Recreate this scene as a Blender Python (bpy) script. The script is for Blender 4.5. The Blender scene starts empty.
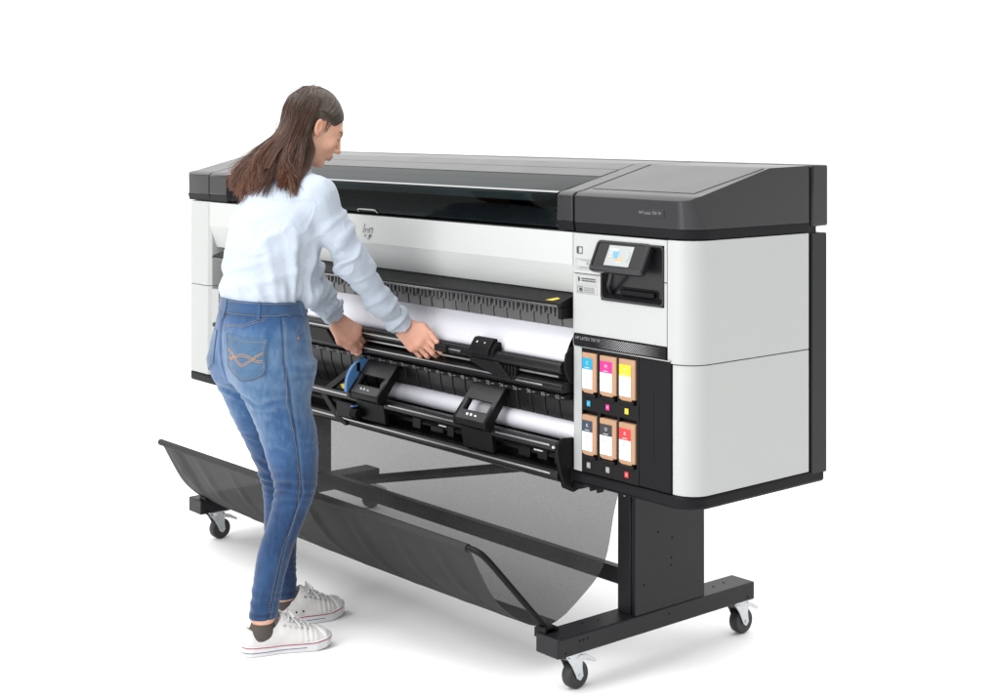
import bpy, bmesh, math, random
import numpy as np
from mathutils import Vector, Matrix, Euler
random.seed(7); rng = np.random.default_rng(7)
SC = bpy.context.scene
COL = SC.collection

# ------------------------------------------------------------------ materials
def new_mat(name):
    m = bpy.data.materials.new(name); m.use_nodes = True
    nt = m.node_tree
    return m, nt, nt.nodes['Principled BSDF']

def pbr(name, col, rough=.5, metal=0., var=.06, vscale=6., bump=0., bscale=300., spec=.5, coat=0., rvar=.06, detail=4):
    """principled plastic / metal / paint with slight mottling of colour and roughness and a fine moulded grain"""
    m, nt, p = new_mat(name); N = nt.nodes; L = nt.links
    tc = N.new('ShaderNodeTexCoord')
    n1 = N.new('ShaderNodeTexNoise'); n1.inputs['Scale'].default_value = vscale; n1.inputs['Detail'].default_value = detail
    L.new(tc.outputs['Object'], n1.inputs['Vector'])
    cr = N.new('ShaderNodeMix'); cr.data_type = 'RGBA'
    a = [c * (1 - var) for c in col]; b = [min(1, c * (1 + var)) for c in col]
    cr.inputs[6].default_value = (*a, 1); cr.inputs[7].default_value = (*b, 1)
    L.new(n1.outputs['Fac'], cr.inputs[0]); L.new(cr.outputs[2], p.inputs['Base Color'])
    mr = N.new('ShaderNodeMapRange'); mr.inputs['To Min'].default_value = max(0, rough - rvar); mr.inputs['To Max'].default_value = min(1, rough + rvar)
    L.new(n1.outputs['Fac'], mr.inputs['Value']); L.new(mr.outputs['Result'], p.inputs['Roughness'])
    p.inputs['Metallic'].default_value = metal
    p.inputs['Specular IOR Level'].default_value = spec
    if coat: p.inputs['Coat Weight'].default_value = coat; p.inputs['Coat Roughness'].default_value = .08
    if bump:
        n2 = N.new('ShaderNodeTexNoise'); n2.inputs['Scale'].default_value = bscale; n2.inputs['Detail'].default_value = 2
        L.new(tc.outputs['Object'], n2.inputs['Vector'])
        bp_ = N.new('ShaderNodeBump'); bp_.inputs['Strength'].default_value = bump; bp_.inputs['Distance'].default_value = .001
        L.new(n2.outputs['Fac'], bp_.inputs['Height']); L.new(bp_.outputs['Normal'], p.inputs['Normal'])
    return m

MT = {}
def mats():
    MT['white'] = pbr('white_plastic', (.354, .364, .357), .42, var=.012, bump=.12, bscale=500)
    MT['white_brightened'] = pbr('white_plastic_brightened', (.40, .41, .402), .42, var=.012, bump=.12, bscale=500)  # same white plastic, colour brightened to offset shading on the front panel
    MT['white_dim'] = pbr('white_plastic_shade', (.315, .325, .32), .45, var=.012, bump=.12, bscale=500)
    MT['grey'] = pbr('charcoal_plastic', (.0135, .0128, .0146), .24, var=.06, bump=.10, bscale=700, spec=.32)
    MT['grey_dark'] = pbr('dark_charcoal_plastic', (.0065, .006, .0072), .42, var=.03, bump=.18, bscale=700, spec=.10)
    MT['stand'] = pbr('charcoal_powder_coat', (.0080, .0074, .0092), .42, var=.06, bump=.3, bscale=900, spec=.25)
    MT['black'] = pbr('black_plastic', (.005, .005, .0053), .40, var=.15, bump=.2, bscale=600, spec=.13)
    MT['black_matt'] = pbr('matt_black_plastic', (.004, .004, .0045), .6, var=.15, bump=.2, bscale=600, spec=.1)
    MT['rail'] = pbr('black_anodised_rail', (.008, .008, .0085), .28, var=.12, vscale=14, spec=.22)
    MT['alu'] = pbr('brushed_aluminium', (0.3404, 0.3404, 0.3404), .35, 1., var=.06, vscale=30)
    MT['zinc'] = pbr('zinc_plated_steel', (0.5180, 0.5402, 0.5550), .28, .9, var=.08, vscale=60)
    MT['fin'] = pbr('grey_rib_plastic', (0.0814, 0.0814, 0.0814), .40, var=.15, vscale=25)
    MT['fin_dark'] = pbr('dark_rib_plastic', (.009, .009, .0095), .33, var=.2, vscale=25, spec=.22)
    MT['rubber'] = pbr('black_rubber', (.018, .018, .018), .55, var=.2, vscale=40)
    MT['blue'] = pbr('blue_plastic', (.085, .235, .50), .4, var=.05)
    MT['yellow'] = pbr('yellow_sticker', (0.5772, 0.4144, 0.0222), .45, var=.04)
    MT['ink'] = pbr('black_print', (.03, .03, .03), .6, var=.05)
    MT['print_grey'] = pbr('grey_print', (.22, .22, .23), .6, var=.1)
    MT['print_white'] = pbr('white_print', (0.5328, 0.5328, 0.5328), .6, var=.05)
    MT['print_dim'] = pbr('dull_white_print', (.20, .20, .20), .6, var=.05)
    MT['paper'] = pbr('white_paper', (0.5920, 0.5920, 0.6364), .7, var=.01, vscale=3, spec=.25)
    MT['card'] = pbr('brown_cardboard', (.345, .205, .125), .75, var=.10, vscale=40, spec=.2)
    MT['label_white'] = pbr('white_label_paper', (0.6068, 0.6068, 0.6068), .55, var=.02)
    MT['cyan'] = pbr('cyan_ink_print', (0.0000, 0.2368, 0.3848), .5, var=.05)
    MT['magenta'] = pbr('magenta_ink_print', (0.5180, 0.0074, 0.1776), .5, var=.05)
    MT['yel'] = pbr('yellow_ink_print', (0.6364, 0.4292, 0.0074), .5, var=.05)
    MT['navy'] = pbr('dark_slate_print', (.016, .030, .048), .5, var=.1)
    MT['blk'] = pbr('black_ink_print', (.016, .016, .022), .5, var=.1)
    MT['red'] = pbr('red_ink_print', (0.5772, 0.0222, 0.0259), .5, var=.05)
    MT['screen_glass'] = pbr('black_screen_bezel', (.012, .012, .013), .25, var=.05, spec=.25)
    MT['scr_bg'] = pbr('screen_pale_grey', (0.293, 0.304, 0.304), .3, var=.10, vscale=30)
    MT['scr_blue'] = pbr('screen_blue_tile', (0.0888, 0.2664, 0.4070), .3, var=.2, vscale=60)
    MT['scr_tan'] = pbr('screen_tan_tile', (0.4588, 0.2812, 0.1332), .3, var=.3, vscale=60)
    MT['scr_grey'] = pbr('screen_grey_tile', (.35, .38, .40), .3, var=.2, vscale=60)
    MT['mesh_dot'] = pbr('grey_dot_print', (.42, .42, .43), .5, var=.05)

def glass_mat(name, tint, refl_rough=.03):
    m = bpy.data.materials.new(name); m.use_nodes = True
    nt = m.node_tree; N = nt.nodes; L = nt.links; N.clear()
    out = N.new('ShaderNodeOutputMaterial'); mix = N.new('ShaderNodeMixShader')
    tr = N.new('ShaderNodeBsdfTransparent'); tr.inputs['Color'].default_value = (*tint, 1)
    gl = N.new('ShaderNodeBsdfGlossy'); gl.inputs['Roughness'].default_value = refl_rough; gl.inputs['Color'].default_value = (.50, .52, .52, 1)
    fr = N.new('ShaderNodeFresnel'); fr.inputs['IOR'].default_value = 1.24
    L.new(fr.outputs['Fac'], mix.inputs['Fac']); L.new(tr.outputs[0], mix.inputs[1]); L.new(gl.outputs[0], mix.inputs[2])
    L.new(mix.outputs[0], out.inputs['Surface'])
    return m

def net_mat(name, col, hole):
    """woven net: a fine weave of holes that reads as an even half-transparent cloth, with soft mottling"""
    m, nt, p = new_mat(name); N = nt.nodes; L = nt.links
    tc = N.new('ShaderNodeTexCoord')
    n = N.new('ShaderNodeTexNoise'); n.inputs['Scale'].default_value = 5; n.inputs['Detail'].default_value = 6
    mp = N.new('ShaderNodeMapping'); mp.inputs['Scale'].default_value = (1, 3, 3)
    L.new(tc.outputs['Object'], mp.inputs['Vector']); L.new(mp.outputs[0], n.inputs['Vector'])
    cr = N.new('ShaderNodeMix'); cr.data_type = 'RGBA'
    cr.inputs[6].default_value = (*[c * .75 for c in col], 1); cr.inputs[7].default_value = (*[c * 1.25 for c in col], 1)
    L.new(n.outputs['Fac'], cr.inputs[0]); L.new(cr.outputs[2], p.inputs['Base Color'])
    p.inputs['Roughness'].default_value = .7; p.inputs['Specular IOR Level'].default_value = .2
    # threads
    w = N.new('ShaderNodeTexNoise'); w.inputs['Scale'].default_value = 420; w.inputs['Detail'].default_value = 1
    L.new(tc.outputs['Object'], w.inputs['Vector'])
    mr = N.new('ShaderNodeMapRange'); mr.inputs['From Min'].default_value = .3; mr.inputs['From Max'].default_value = .7
    mr.inputs['To Min'].default_value = 1 - hole - .02; mr.inputs['To Max'].default_value = 1 - hole + .02
    L.new(w.outputs['Fac'], mr.inputs['Value']); L.new(mr.outputs['Result'], p.inputs['Alpha'])
    return m

# ------------------------------------------------------------------ mesh builder
class B:
    def __init__(s): s.bm = bmesh.new(); s.mi = 0
    def _face(s, vs):
        try:
            f = s.bm.faces.new(vs); f.material_index = s.mi; return f
        except ValueError: return None
    def box(s, x0, x1, y0, y1, z0, z1):
        v = [s.bm.verts.new(p) for p in [(x0,y0,z0),(x1,y0,z0),(x1,y1,z0),(x0,y1,z0),(x0,y0,z1),(x1,y0,z1),(x1,y1,z1),(x0,y1,z1)]]
        for q in [(0,3,2,1),(4,5,6,7),(0,1,5,4),(1,2,6,5),(2,3,7,6),(3,0,4,7)]: s._face([v[i] for i in q])
        return s
    def hexa(s, pts):
        v = [s.bm.verts.new(p) for p in pts]
        for q in [(0,3,2,1),(4,5,6,7),(0,1,5,4),(1,2,6,5),(2,3,7,6),(3,0,4,7)]: s._face([v[i] for i in q])
        return s
    def prism(s, prof, axis, a, b):
        """closed 2-D profile swept along one axis: 'x' takes (y,z), 'y' takes (x,z), 'z' takes (x,y)"""
        def P(p, t): return {'x': (t, p[0], p[1]), 'y': (p[0], t, p[1]), 'z': (p[0], p[1], t)}[axis]
        A = [s.bm.verts.new(P(p, a)) for p in prof]; Bv = [s.bm.verts.new(P(p, b)) for p in prof]
        n = len(prof)
        fs = [s._face(A[::-1]), s._face(Bv)]
        for i in range(n): fs.append(s._face([A[i], A[(i+1) % n], Bv[(i+1) % n], Bv[i]]))
        bmesh.ops.recalc_face_normals(s.bm, faces=[f for f in fs if f])
        return s
    def tube(s, path, r, seg=10, caps=True):
        path = [Vector(p) for p in path]; n = len(path)
        rr = r if hasattr(r, '__len__') else [r] * n
        rings = []; up = None
        for i, p in enumerate(path):
            t = (path[min(i+1, n-1)] - path[max(i-1, 0)]).normalized()
            if up is None:
                up = Vector((0, 0, 1)) if abs(t.z) < .9 else Vector((1, 0, 0))
            up = (up - t * up.dot(t)).normalized(); sd = t.cross(up)
            rings.append([s.bm.verts.new(p + (up * math.cos(a) + sd * math.sin(a)) * rr[i]) for a in [2 * math.pi * k / seg for k in range(seg)]])
        for i in range(n - 1):
            for k in range(seg):
                s._face([rings[i][k], rings[i][(k+1) % seg], rings[i+1][(k+1) % seg], rings[i+1][k]])
        if caps: s._face(rings[0][::-1]); s._face(rings[-1])
        return s
    def cyl(s, p0, p1, r, seg=20): return s.tube([p0, p1], r, seg)
    def lathe(s, prof, c, axis, seg=28):
        """(t, r) profile turned about an axis through c"""
        c = Vector(c); ax = Vector(axis).normalized(); u = ax.orthogonal().normalized(); w = ax.cross(u)
        rings = [[s.bm.verts.new(c + ax * t + (u * math.cos(a) + w * math.sin(a)) * r) for a in [2 * math.pi * k / seg for k in range(seg)]] for t, r in prof]
        for i in range(len(prof) - 1):
            for k in range(seg): s._face([rings[i][k], rings[i][(k+1) % seg], rings[i+1][(k+1) % seg], rings[i+1][k]])
        s._face(rings[0][::-1]); s._face(rings[-1])
        return s
    def quad(s, a, b, c, d): s._face([s.bm.verts.new(p) for p in (a, b, c, d)]); return s
    def poly(s, pts): s._face([s.bm.verts.new(p) for p in pts]); return s
    def bevel_edges(s, test, r, seg=6):
        es = [e for e in s.bm.edges if test(e.verts[0].co, e.verts[1].co)]
        bmesh.ops.bevel(s.bm, geom=es, offset=r, segments=seg, affect='EDGES', profile=.5)
        return s
    def xf(s, M): bmesh.ops.transform(s.bm, matrix=M, verts=s.bm.verts); return s
    def add_mesh(s, me, M):
        n0 = len(s.bm.verts); nf = len(s.bm.faces)
        s.bm.from_mesh(me); s.bm.verts.ensure_lookup_table(); s.bm.faces.ensure_lookup_table()
        bmesh.ops.transform(s.bm, matrix=M, verts=s.bm.verts[n0:])
        for f in s.bm.faces[nf:]: f.material_index = s.mi
        return s
    def build(s, name, mat, parent=None, bevel=0., seg=2, angle=40, split=False):
        if split:
            isl = []; seen = set(); s.bm.verts.ensure_lookup_table()
            for v in s.bm.verts:
                if v in seen: continue
                st = [v]; seen.add(v); comp = []
                while st:
                    q = st.pop(); comp.append(q)
                    for e in q.link_edges:
                        w = e.other_vert(q)
                        if w not in seen: seen.add(w); st.append(w)
                isl.append(comp)
            out = []
            for comp in isl:
                nb = B(); mp = {v: nb.bm.verts.new(v.co) for v in comp}; fs = {f for v in comp for f in v.link_faces}
                for f in fs:
                    nf = nb.bm.faces.new([mp[v] for v in f.verts]); nf.material_index = f.material_index
                out.append(nb.build(name, mat, parent, bevel, seg, angle))
            s.bm.free(); return out[0]
        me = bpy.data.meshes.new(name); s.bm.normal_update(); s.bm.to_mesh(me); s.bm.free()
        for m in (mat if isinstance(mat, (list, tuple)) else [mat]): me.materials.append(m)
        return link(name, me, parent, bevel, seg, angle)

def link(name, me, parent=None, bevel=0., seg=2, angle=40):
    o = bpy.data.objects.new(name, me); COL.objects.link(o)
    if len(me.polygons):
        me.polygons.foreach_set('use_smooth', [True] * len(me.polygons))
        if angle < 180: me.set_sharp_from_angle(angle=math.radians(angle))
    if bevel:
        md = o.modifiers.new('edge', 'BEVEL'); md.width = bevel; md.segments = seg; md.limit_method = 'ANGLE'; md.angle_limit = math.radians(35)
        md.harden_normals = False
    if parent: par(o, parent)
    return o


def par(o, p):
    """parent while meshes keep world coordinates"""
    o.parent = p
    loc = Vector((0, 0, 0)); q = p
    while q: loc += q.location; q = q.parent
    o.location = -loc if o.parent else o.location
    return o

def thing(name, label, cat, loc=(0, 0, 0), group=None):
    o = bpy.data.objects.new(name, None); COL.objects.link(o); o.location = loc; o.empty_display_size = .1
    o['label'] = label; o['category'] = cat
    if group: o['group'] = group
    return o

def text_mesh(s, size, align='CENTER', extrude=0.0):
    cu = bpy.data.curves.new('lettering', 'FONT'); cu.body = s; cu.size = size; cu.align_x = align; cu.align_y = 'CENTER'
    cu.resolution_u = 2; cu.extrude = extrude
    o = bpy.data.objects.new('lettering', cu); COL.objects.link(o)
    dg = bpy.context.evaluated_depsgraph_get(); dg.update()
    me = bpy.data.meshes.new_from_object(o.evaluated_get(dg))
    bpy.data.objects.remove(o); bpy.data.curves.remove(cu)
    return me
def front_text(b, s, size, x, y, z, align='CENTER', sx=1.0, shear=0., tilt=0.):
    """letters standing in a plane that faces -Y"""
    me = text_mesh(s, size, align)
    M = Matrix.Translation((x, y, z)) @ Matrix.Rotation(math.radians(90) , 4, 'X') @ Matrix.Rotation(tilt, 4, 'X') @ Matrix.Diagonal((sx, 1, 1, 1))
    b.add_mesh(me, M); bpy.data.meshes.remove(me)

def rrect(x0, x1, z0, z1, r, n=5):
    pts = []
    for cx, cz, a0 in [(x1 - r, z0 + r, -90), (x1 - r, z1 - r, 0), (x0 + r, z1 - r, 90), (x0 + r, z0 + r, 180)]:
        for k in range(n + 1):
            a = math.radians(a0 + 90 * k / n); pts.append((cx + r * math.cos(a), cz + r * math.sin(a)))
    return pts
mats()
# ================================================================== the printer
W = 2.56
printer = thing('wide_format_printer', 'huge white and charcoal roll printer on a wheeled stand with a net basket below', 'printer', (1.28, .25, 0))
PR = printer
def lid_z(y): return float(np.interp(y, [0, .012, .04, .30, .56], [1.288, 1.297, 1.302, 1.366, 1.371]))
LIDP = [(0, 1.217), (0, 1.288), (.012, 1.297), (.04, 1.302), (.30, 1.366), (.462, 1.3695)]
CORNER = lambda X, Y: (lambda a, b: abs(a.x - X) < 1e-5 and abs(b.x - X) < 1e-5 and abs(a.y - Y) < 1e-5 and abs(b.y - Y) < 1e-5 and abs(a.z - b.z) > .005)
R_C = .066

# ---- right end cover (white shell)
b = B()
# lower shell and upper shell butt at z = .879 with a hairline seam
b.prism([(2.493, .004), (W, .004), (W, .462), (2.493, .462)], 'z', .551, .8775)
b.bevel_edges(CORNER(W, .004), R_C - .004, 10)
b2 = B(); b2.prism([(2.479, 0), (W, 0), (W, .462), (2.479, .462)], 'z', .8795, 1.189)
b2.bevel_edges(CORNER(W, 0), R_C, 10)
b.build('end_cover', MT['white'], PR, .002)
cover = b2.build('end_cover', MT['white'], PR, .002)
# inner carcass of the ink side, seen only in the gaps
B().box(2.14, 2.478, .03, .46, .552, 1.188).build('inner_frame', MT['black_matt'], PR)
# door with the control panel recess cut out of it
def plate_with_hole(outer, hole, y0, y1):
    """front plate (x,z outline) with a rectangular hole"""
    b = B(); (x0, x1, z0, z1) = outer; (a0, a1, c0, c1) = hole
    for q in [(x0, a0, z0, z1), (a1, x1, z0, z1), (a0, a1, z0, c0), (a0, a1, c1, z1)]:
        b.box(q[0], q[1], y0, y1, q[2], q[3])
    bmesh.ops.remove_doubles(b.bm, verts=b.bm.verts, dist=1e-5)
    return b
CPX0, CPX1, CPZ0, CPZ1 = 2.240, 2.469, 1.017, 1.174
d = B(); 
# upper door band and lower door: a fine gap at z = 1.081 runs out to both sides of the control recess
zs = 1.081
def seamed(b, x0, x1, z0, z1): b.box(x0, x1, 0, .028, z0, z1)
for (x0, x1, z0, z1) in [(2.137, CPX0, zs + .0012, 1.188), (2.137, CPX0, CPZ0, zs - .0012), (CPX1, 2.4775, zs + .0012, 1.188), (CPX1, 2.4775, CPZ0, zs - .0012),
                         (CPX0, CPX1, CPZ1, 1.188), (2.137, 2.4775, .9205, CPZ0)]:
    seamed(d, x0, x1, z0, z1)
door = d.build('front_door', MT['white'], PR)
# control recess
b = B()
fr = rrect(CPX0 + .0005, CPX1 - .0005, CPZ0 + .0005, CPZ1 - .0005, .012, 4); inn = rrect(CPX0 + .006, CPX1 - .006, CPZ0 + .006, CPZ1 - .006, .010, 4)
inn2 = rrect(CPX0 + .012, CPX1 - .012, CPZ0 + .018, CPZ1 - .010, .010, 4)
rings = [[b.bm.verts.new((x, y, z)) for x, z in ring] for ring, y in [(fr, -.0035), (inn, -.0035), (inn2, .020)]]
n = len(fr)
for k in range(n):
    for r0, r1 in ((0, 1), (1, 2)): b._face([rings[r0][k], rings[r0][(k+1) % n], rings[r1][(k+1) % n], rings[r1][k]])
b._face(rings[2])
o = [b.bm.verts.new((x, .02, z)) for x, z in fr]
for k in range(n): b._face([o[k], o[(k+1) % n], rings[0][(k+1) % n], rings[0][k]])
recess = b.build('control_recess', MT['grey'], PR, .0015)
# grip slot low in the recess
b = B(); b.prism(rrect(2.292, 2.432, 1.033, 1.056, .008), 'y', .0185, .026); b.build('grip_slot', MT['black'], recess, .001)
b = B(); b.prism(rrect(2.302, 2.424, 1.036, 1.050, .005), 'y', .008, .020); b.build('grip_bar', MT['grey_dark'], recess, .002)
# curved stay of the screen
B().tube([(2.262, .02, 1.032), (2.27, -.002, 1.055), (2.288, -.012, 1.08), (2.295, -.012, 1.11)], .006, 10).build('screen_stay', MT['grey'], recess)
# tilted screen unit
ctrl = B()
SX0, SX1 = 2.228, 2.424
tiltv = math.atan2(.037, .077)
def on_screen(u, v, d=0.):
    """u across, v up the tilted face from its bottom edge, d out of the face"""
    y = -.040 + v * math.sin(tiltv) - d * math.cos(tiltv); z = 1.099 + v * math.cos(tiltv) + d * math.sin(tiltv)
    return (SX0 + u, y, z)
H_S = .0875; W_S = SX1 - SX0
out = rrect(0, W_S, 0, H_S, .012); mid = rrect(.004, W_S - .004, .004, H_S - .004, .010); inn = rrect(.010, W_S - .010, .012, H_S - .008, .006)
rg = [[ctrl.bm.verts.new(on_screen(u, v, dd)) for u, v in ring] for ring, dd in [(out, -.016), (out, -.004), (mid, 0), (inn, 0), (inn, -.0025)]]
for i in range(4):
    for k in range(len(out)):
        kk = (k + 1) % len(out); ctrl._face([rg[i][k], rg[i][kk], rg[i+1][kk], rg[i+1][k]])
ctrl._face(rg[0][::-1])
cp = ctrl.build('control_panel', MT['grey'], PR, 0, angle=30)
b = B(); b.poly([on_screen(u, v, -.0024) for u, v in inn]); b.build('screen_bezel', MT['screen_glass'], cp)
# picture on the display
b = B(); mats_s = [MT['scr_bg'], MT['scr_blue'], MT['scr_tan'], MT['scr_grey']]
su0, su1, sv0, sv1 = .052, .142, .018, .074
def tile(mi, u0, u1, v0, v1, d):
    b.mi = mi; b.quad(*[on_screen(su0 + (su1 - su0) * u, sv0 + (sv1 - sv0) * v, d) for u, v in ((u0, v0), (u1, v0), (u1, v1), (u0, v1))])
tile(0, 0, 1, 0, 1, -.002)
for k, t in enumerate([(3,.06,.42,.72,.86),(3,.06,.34,.56,.66),(1,.24,.46,.38,.72),(2,.04,.16,.38,.50),(3,.1,.28,.42,.5),(2,.5,.68,.24,.38),(2,.56,.62,.38,.46),(3,.44,.7,.16,.22),(3,.86,.93,.76,.82),(3,.84,.91,.60,.66),(3,.82,.90,.44,.50),(3,.74,.88,.12,.20),(3,.68,.84,.06,.10),(2,.34,.46,.30,.36)]):
    tile(t[0], *t[1:], -.0018 + k * .00001)
b.mi = 3
b.tube([on_screen(su0 + (su1 - su0) * (.72 + .2 * math.cos(a)), sv0 + (sv1 - sv0) * (.5 + .36 * math.sin(a)), -.0017) for a in np.linspace(-1.6, 1.3, 14)], .0007, 5)
b.build('display', mats_s, cp)
# printed stickers and symbols left of the screen
b = B(); mats_k = [MT['print_grey'], MT['ink'], MT['label_white']]
b.mi = 1; y = -.0012
def strip(x0, x1, z0, z1, mi, yy=y): b.mi = mi; b.quad((x0, yy, z0), (x1, yy, z0), (x1, yy, z1), (x0, yy, z1))
def outline(x0, x1, z0, z1, t, mi):
    strip(x0, x1, z0, z0 + t, mi); strip(x0, x1, z1 - t, z1, mi); strip(x0, x0 + t, z0 + t, z1 - t, mi); strip(x1 - t, x1, z0 + t, z1 - t, mi)
outline(2.148, 2.170, 1.134, 1.153, .0022, 1); strip(2.148, 2.155, 1.1365, 1.1505, 1, y - .0003)
outline(2.145, 2.234, 1.092, 1.120, .0008, 0)
strip(2.185, 2.194, 1.106, 1.113, 0); strip(2.155, 2.216, 1.0965, 1.0995, 0); strip(2.160, 2.205, 1.116, 1.1175, 0)
outline(2.145, 2.226, 1.054, 1.078, .0008, 0); strip(2.153, 2.159, 1.060, 1.072, 1)
outline(2.145, 2.226, 1.028, 1.050, .0008, 0); outline(2.151, 2.170, 1.031, 1.047, .0012, 1); strip(2.158, 2.168, 1.035, 1.043, 1, y - .0003)
for k, (x1, z) in enumerate([(2.215, 1.0685), (2.206, 1.0625), (2.210, 1.044), (2.219, 1.0385), (2.214, 1.033)]):
    b.mi = 0
    for q in range(9 if z > 1.06 else 7):
        x0 = 2.174 if z < 1.05 else 2.166
        strip(x0 + q * .0062, x0 + q * .0062 + .0045, z - .0018, z + .0018, 0 if z < 1.06 else 1)
b.build('sticker_print', mats_k, door)
strip_b = B()
# ---- name strip above the ink bay
strip_b.prism(rrect(2.138, 2.4775, .8875, .9185, .004), 'y', -.004, .028)
nstrip = strip_b.build('name_strip', MT['grey_dark'], PR, .001)
b = B(); front_text(b, 'HP LATEX 700 W', .0125, 2.146, -.0046, .9085, 'LEFT', 1.0); b.build('lettering', MT['print_dim'], nstrip)
# dot pattern that fades out along the strip
b = B()
for i in range(66):
    for j in range(4):
        x = 2.226 + i * .0038; z = .8920 + j * .0066 + (.0033 if i % 2 else 0)
        s = .00190 * math.sin(math.pi * min(1, (i + 2) / 66)) ** .8
        if 2.140 < x < 2.474 and z < .916:
            b.poly([(x - s, -.0044, z), (x, -.0044, z - s), (x + s, -.0044, z), (x, -.0044, z + s)])
b.build('dot_pattern', MT['mesh_dot'], nstrip)
# ---- ink bay
b = B()
b.box(2.1665, 2.4925, .014, .029, .551, .884)          # back of the bay
bayX = [2.1675, 2.2280, 2.2325, 2.3020, 2.3060, 2.3740]
bay = b.build('ink_bay', MT['grey_dark'], PR, .001)
b = B(); b.prism([(2.380, .013), (2.380, -.001), (2.4915, -.001), (2.4915, .013)], 'z', .5525, .884)
b.build('service_cover', MT['grey_dark'], bay, .0025)
B().box(2.4330, 2.4345, -.0016, .0, .62, .80).build('cover_seam', MT['black'], bay)
B().box(2.165, 2.4935, -.006, .012, .8845, .8872).build('edge_strip', MT['alu'], bay, .0006)
b = B()                                                   # dividers and sills between the slots
for x0, x1 in [(2.1665, 2.1705), (2.2265, 2.2375), (2.3015, 2.3095), (2.3705, 2.3795)]: b.box(x0, x1, 0, .0145, .5525, .884)
for z0, z1 in [(.718, .757), (.5525, .593), (.876, .884)]: b.box(2.1700, 2.3800, -.0015, .0142, z0, z1)
b.build('slot_frame', MT['black'], bay, .0012)
for k, xc in enumerate([2.198, 2.270, 2.340]):           # little catch below every cartridge
    for z in (.760, .595): 
        B().box(xc - .024, xc + .026, -.007, .010, z - .004, z + .0045).build('catch', MT['black'], bay, .001)
inds = [('cyan', .738), ('magenta', .738), ('yel', .738), ('print_grey', .574), ('print_grey', .574), ('red', .574)]
for k, (mm, z) in enumerate(inds):
    xc = [2.196, 2.268, 2.338][k % 3]
    o = B().box(xc - .0065, xc + .0065, -.004, -.0012, z - .0075, z + .0075).build('ink_indicator', MT[mm], bay, .0008)
    b = B(); front_text(b, 'CMYKPR'[0:0] + ['C', 'M', 'Y', 'K', 'K', 'O'][k], .0085, xc, -.0044, z); b.build('symbol', MT['print_white'], o)
# light column left of the bay
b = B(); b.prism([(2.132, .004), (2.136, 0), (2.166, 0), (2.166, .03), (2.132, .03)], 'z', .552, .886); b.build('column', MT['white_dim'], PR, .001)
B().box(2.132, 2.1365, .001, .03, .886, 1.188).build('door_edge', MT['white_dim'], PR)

# ---- right lid
b = B(); b.prism([(y, z) for y, z in LIDP] + [(.462, 1.217)], 'x', 2.1385, W)
b.bevel_edges(CORNER(W, 0), R_C, 12)
lid = b.build('side_lid', MT['grey'], PR, .005, 3)
b = B(); b.prism([(.006, 1.192), (.001, 1.217), (.462, 1.217), (.462, 1.192)], 'x', 2.137, W - .001)
es = [e for e in b.bm.edges if abs(e.verts[0].co.x - (W - .001)) < 1e-4 and abs(e.verts[1].co.x - (W - .001)) < 1e-4 and e.verts[0].co.y < .01 and e.verts[1].co.y < .01]
bmesh.ops.bevel(b.bm, geom=es, offset=R_C, segments=12, affect='EDGES', profile=.5)
b.build('lid_skirt', MT['grey_dark'], lid, .0015)
# inset top plate of the lid
b = B(); e = .0012
b.hexa([(2.150, .055, lid_z(.055) - .004), (2.520, .055, lid_z(.055) - .004), (2.545, .295, lid_z(.295) - .004), (2.150, .295, lid_z(.295) - .004),
        (2.150, .055, lid_z(.055) + e), (2.520, .055, lid_z(.055) + e), (2.545, .295, lid_z(.295) + e), (2.150, .295, lid_z(.295) + e)])
b.build('top_plate', MT['grey'], lid, .001)
b = B(); b.prism(rrect(2.376, 2.469, 1.2445, 1.2645, .002), 'y', -.0012, .003); badge = b.build('badge', MT['grey'], lid, .0005)
b = B(); front_text(b, 'HP Latex 700 W', .0115, 2.4205, -.0018, 1.2548, 'CENTER', 1.0); b.build('lettering', pbr('badge_print', (.17, .17, .175), .5, var=.05), badge)

# ---- left end cover and lid
b = B(); b.prism([(0, 0), (.158, 0), (.170, .012), (.170, .462), (0, .462)], 'z', .551, .8775); b.bevel_edges(CORNER(0, 0), .04, 8); b.build('end_cover', MT['white'], PR, .002)
b = B(); b.prism([(0, 0), (.158, 0), (.170, .012), (.170, .462), (0, .462)], 'z', .8795, 1.189); b.bevel_edges(CORNER(0, 0), .04, 8); b.build('end_cover', MT['white'], PR, .002)
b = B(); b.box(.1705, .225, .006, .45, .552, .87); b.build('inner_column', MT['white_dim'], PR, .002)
b = B(); b.prism([(y, z) for y, z in LIDP] + [(.462, 1.217)], 'x', 0, .163); b.bevel_edges(CORNER(0, 0), .02, 6); l2 = b.build('side_lid', MT['grey'], PR, .005, 3)
b = B(); b.prism([(.008, 1.192), (.001, 1.217), (.462, 1.217), (.462, 1.192)], 'x', .004, .163)
b.build('lid_skirt', MT['grey_dark'], l2, .0015)

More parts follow.
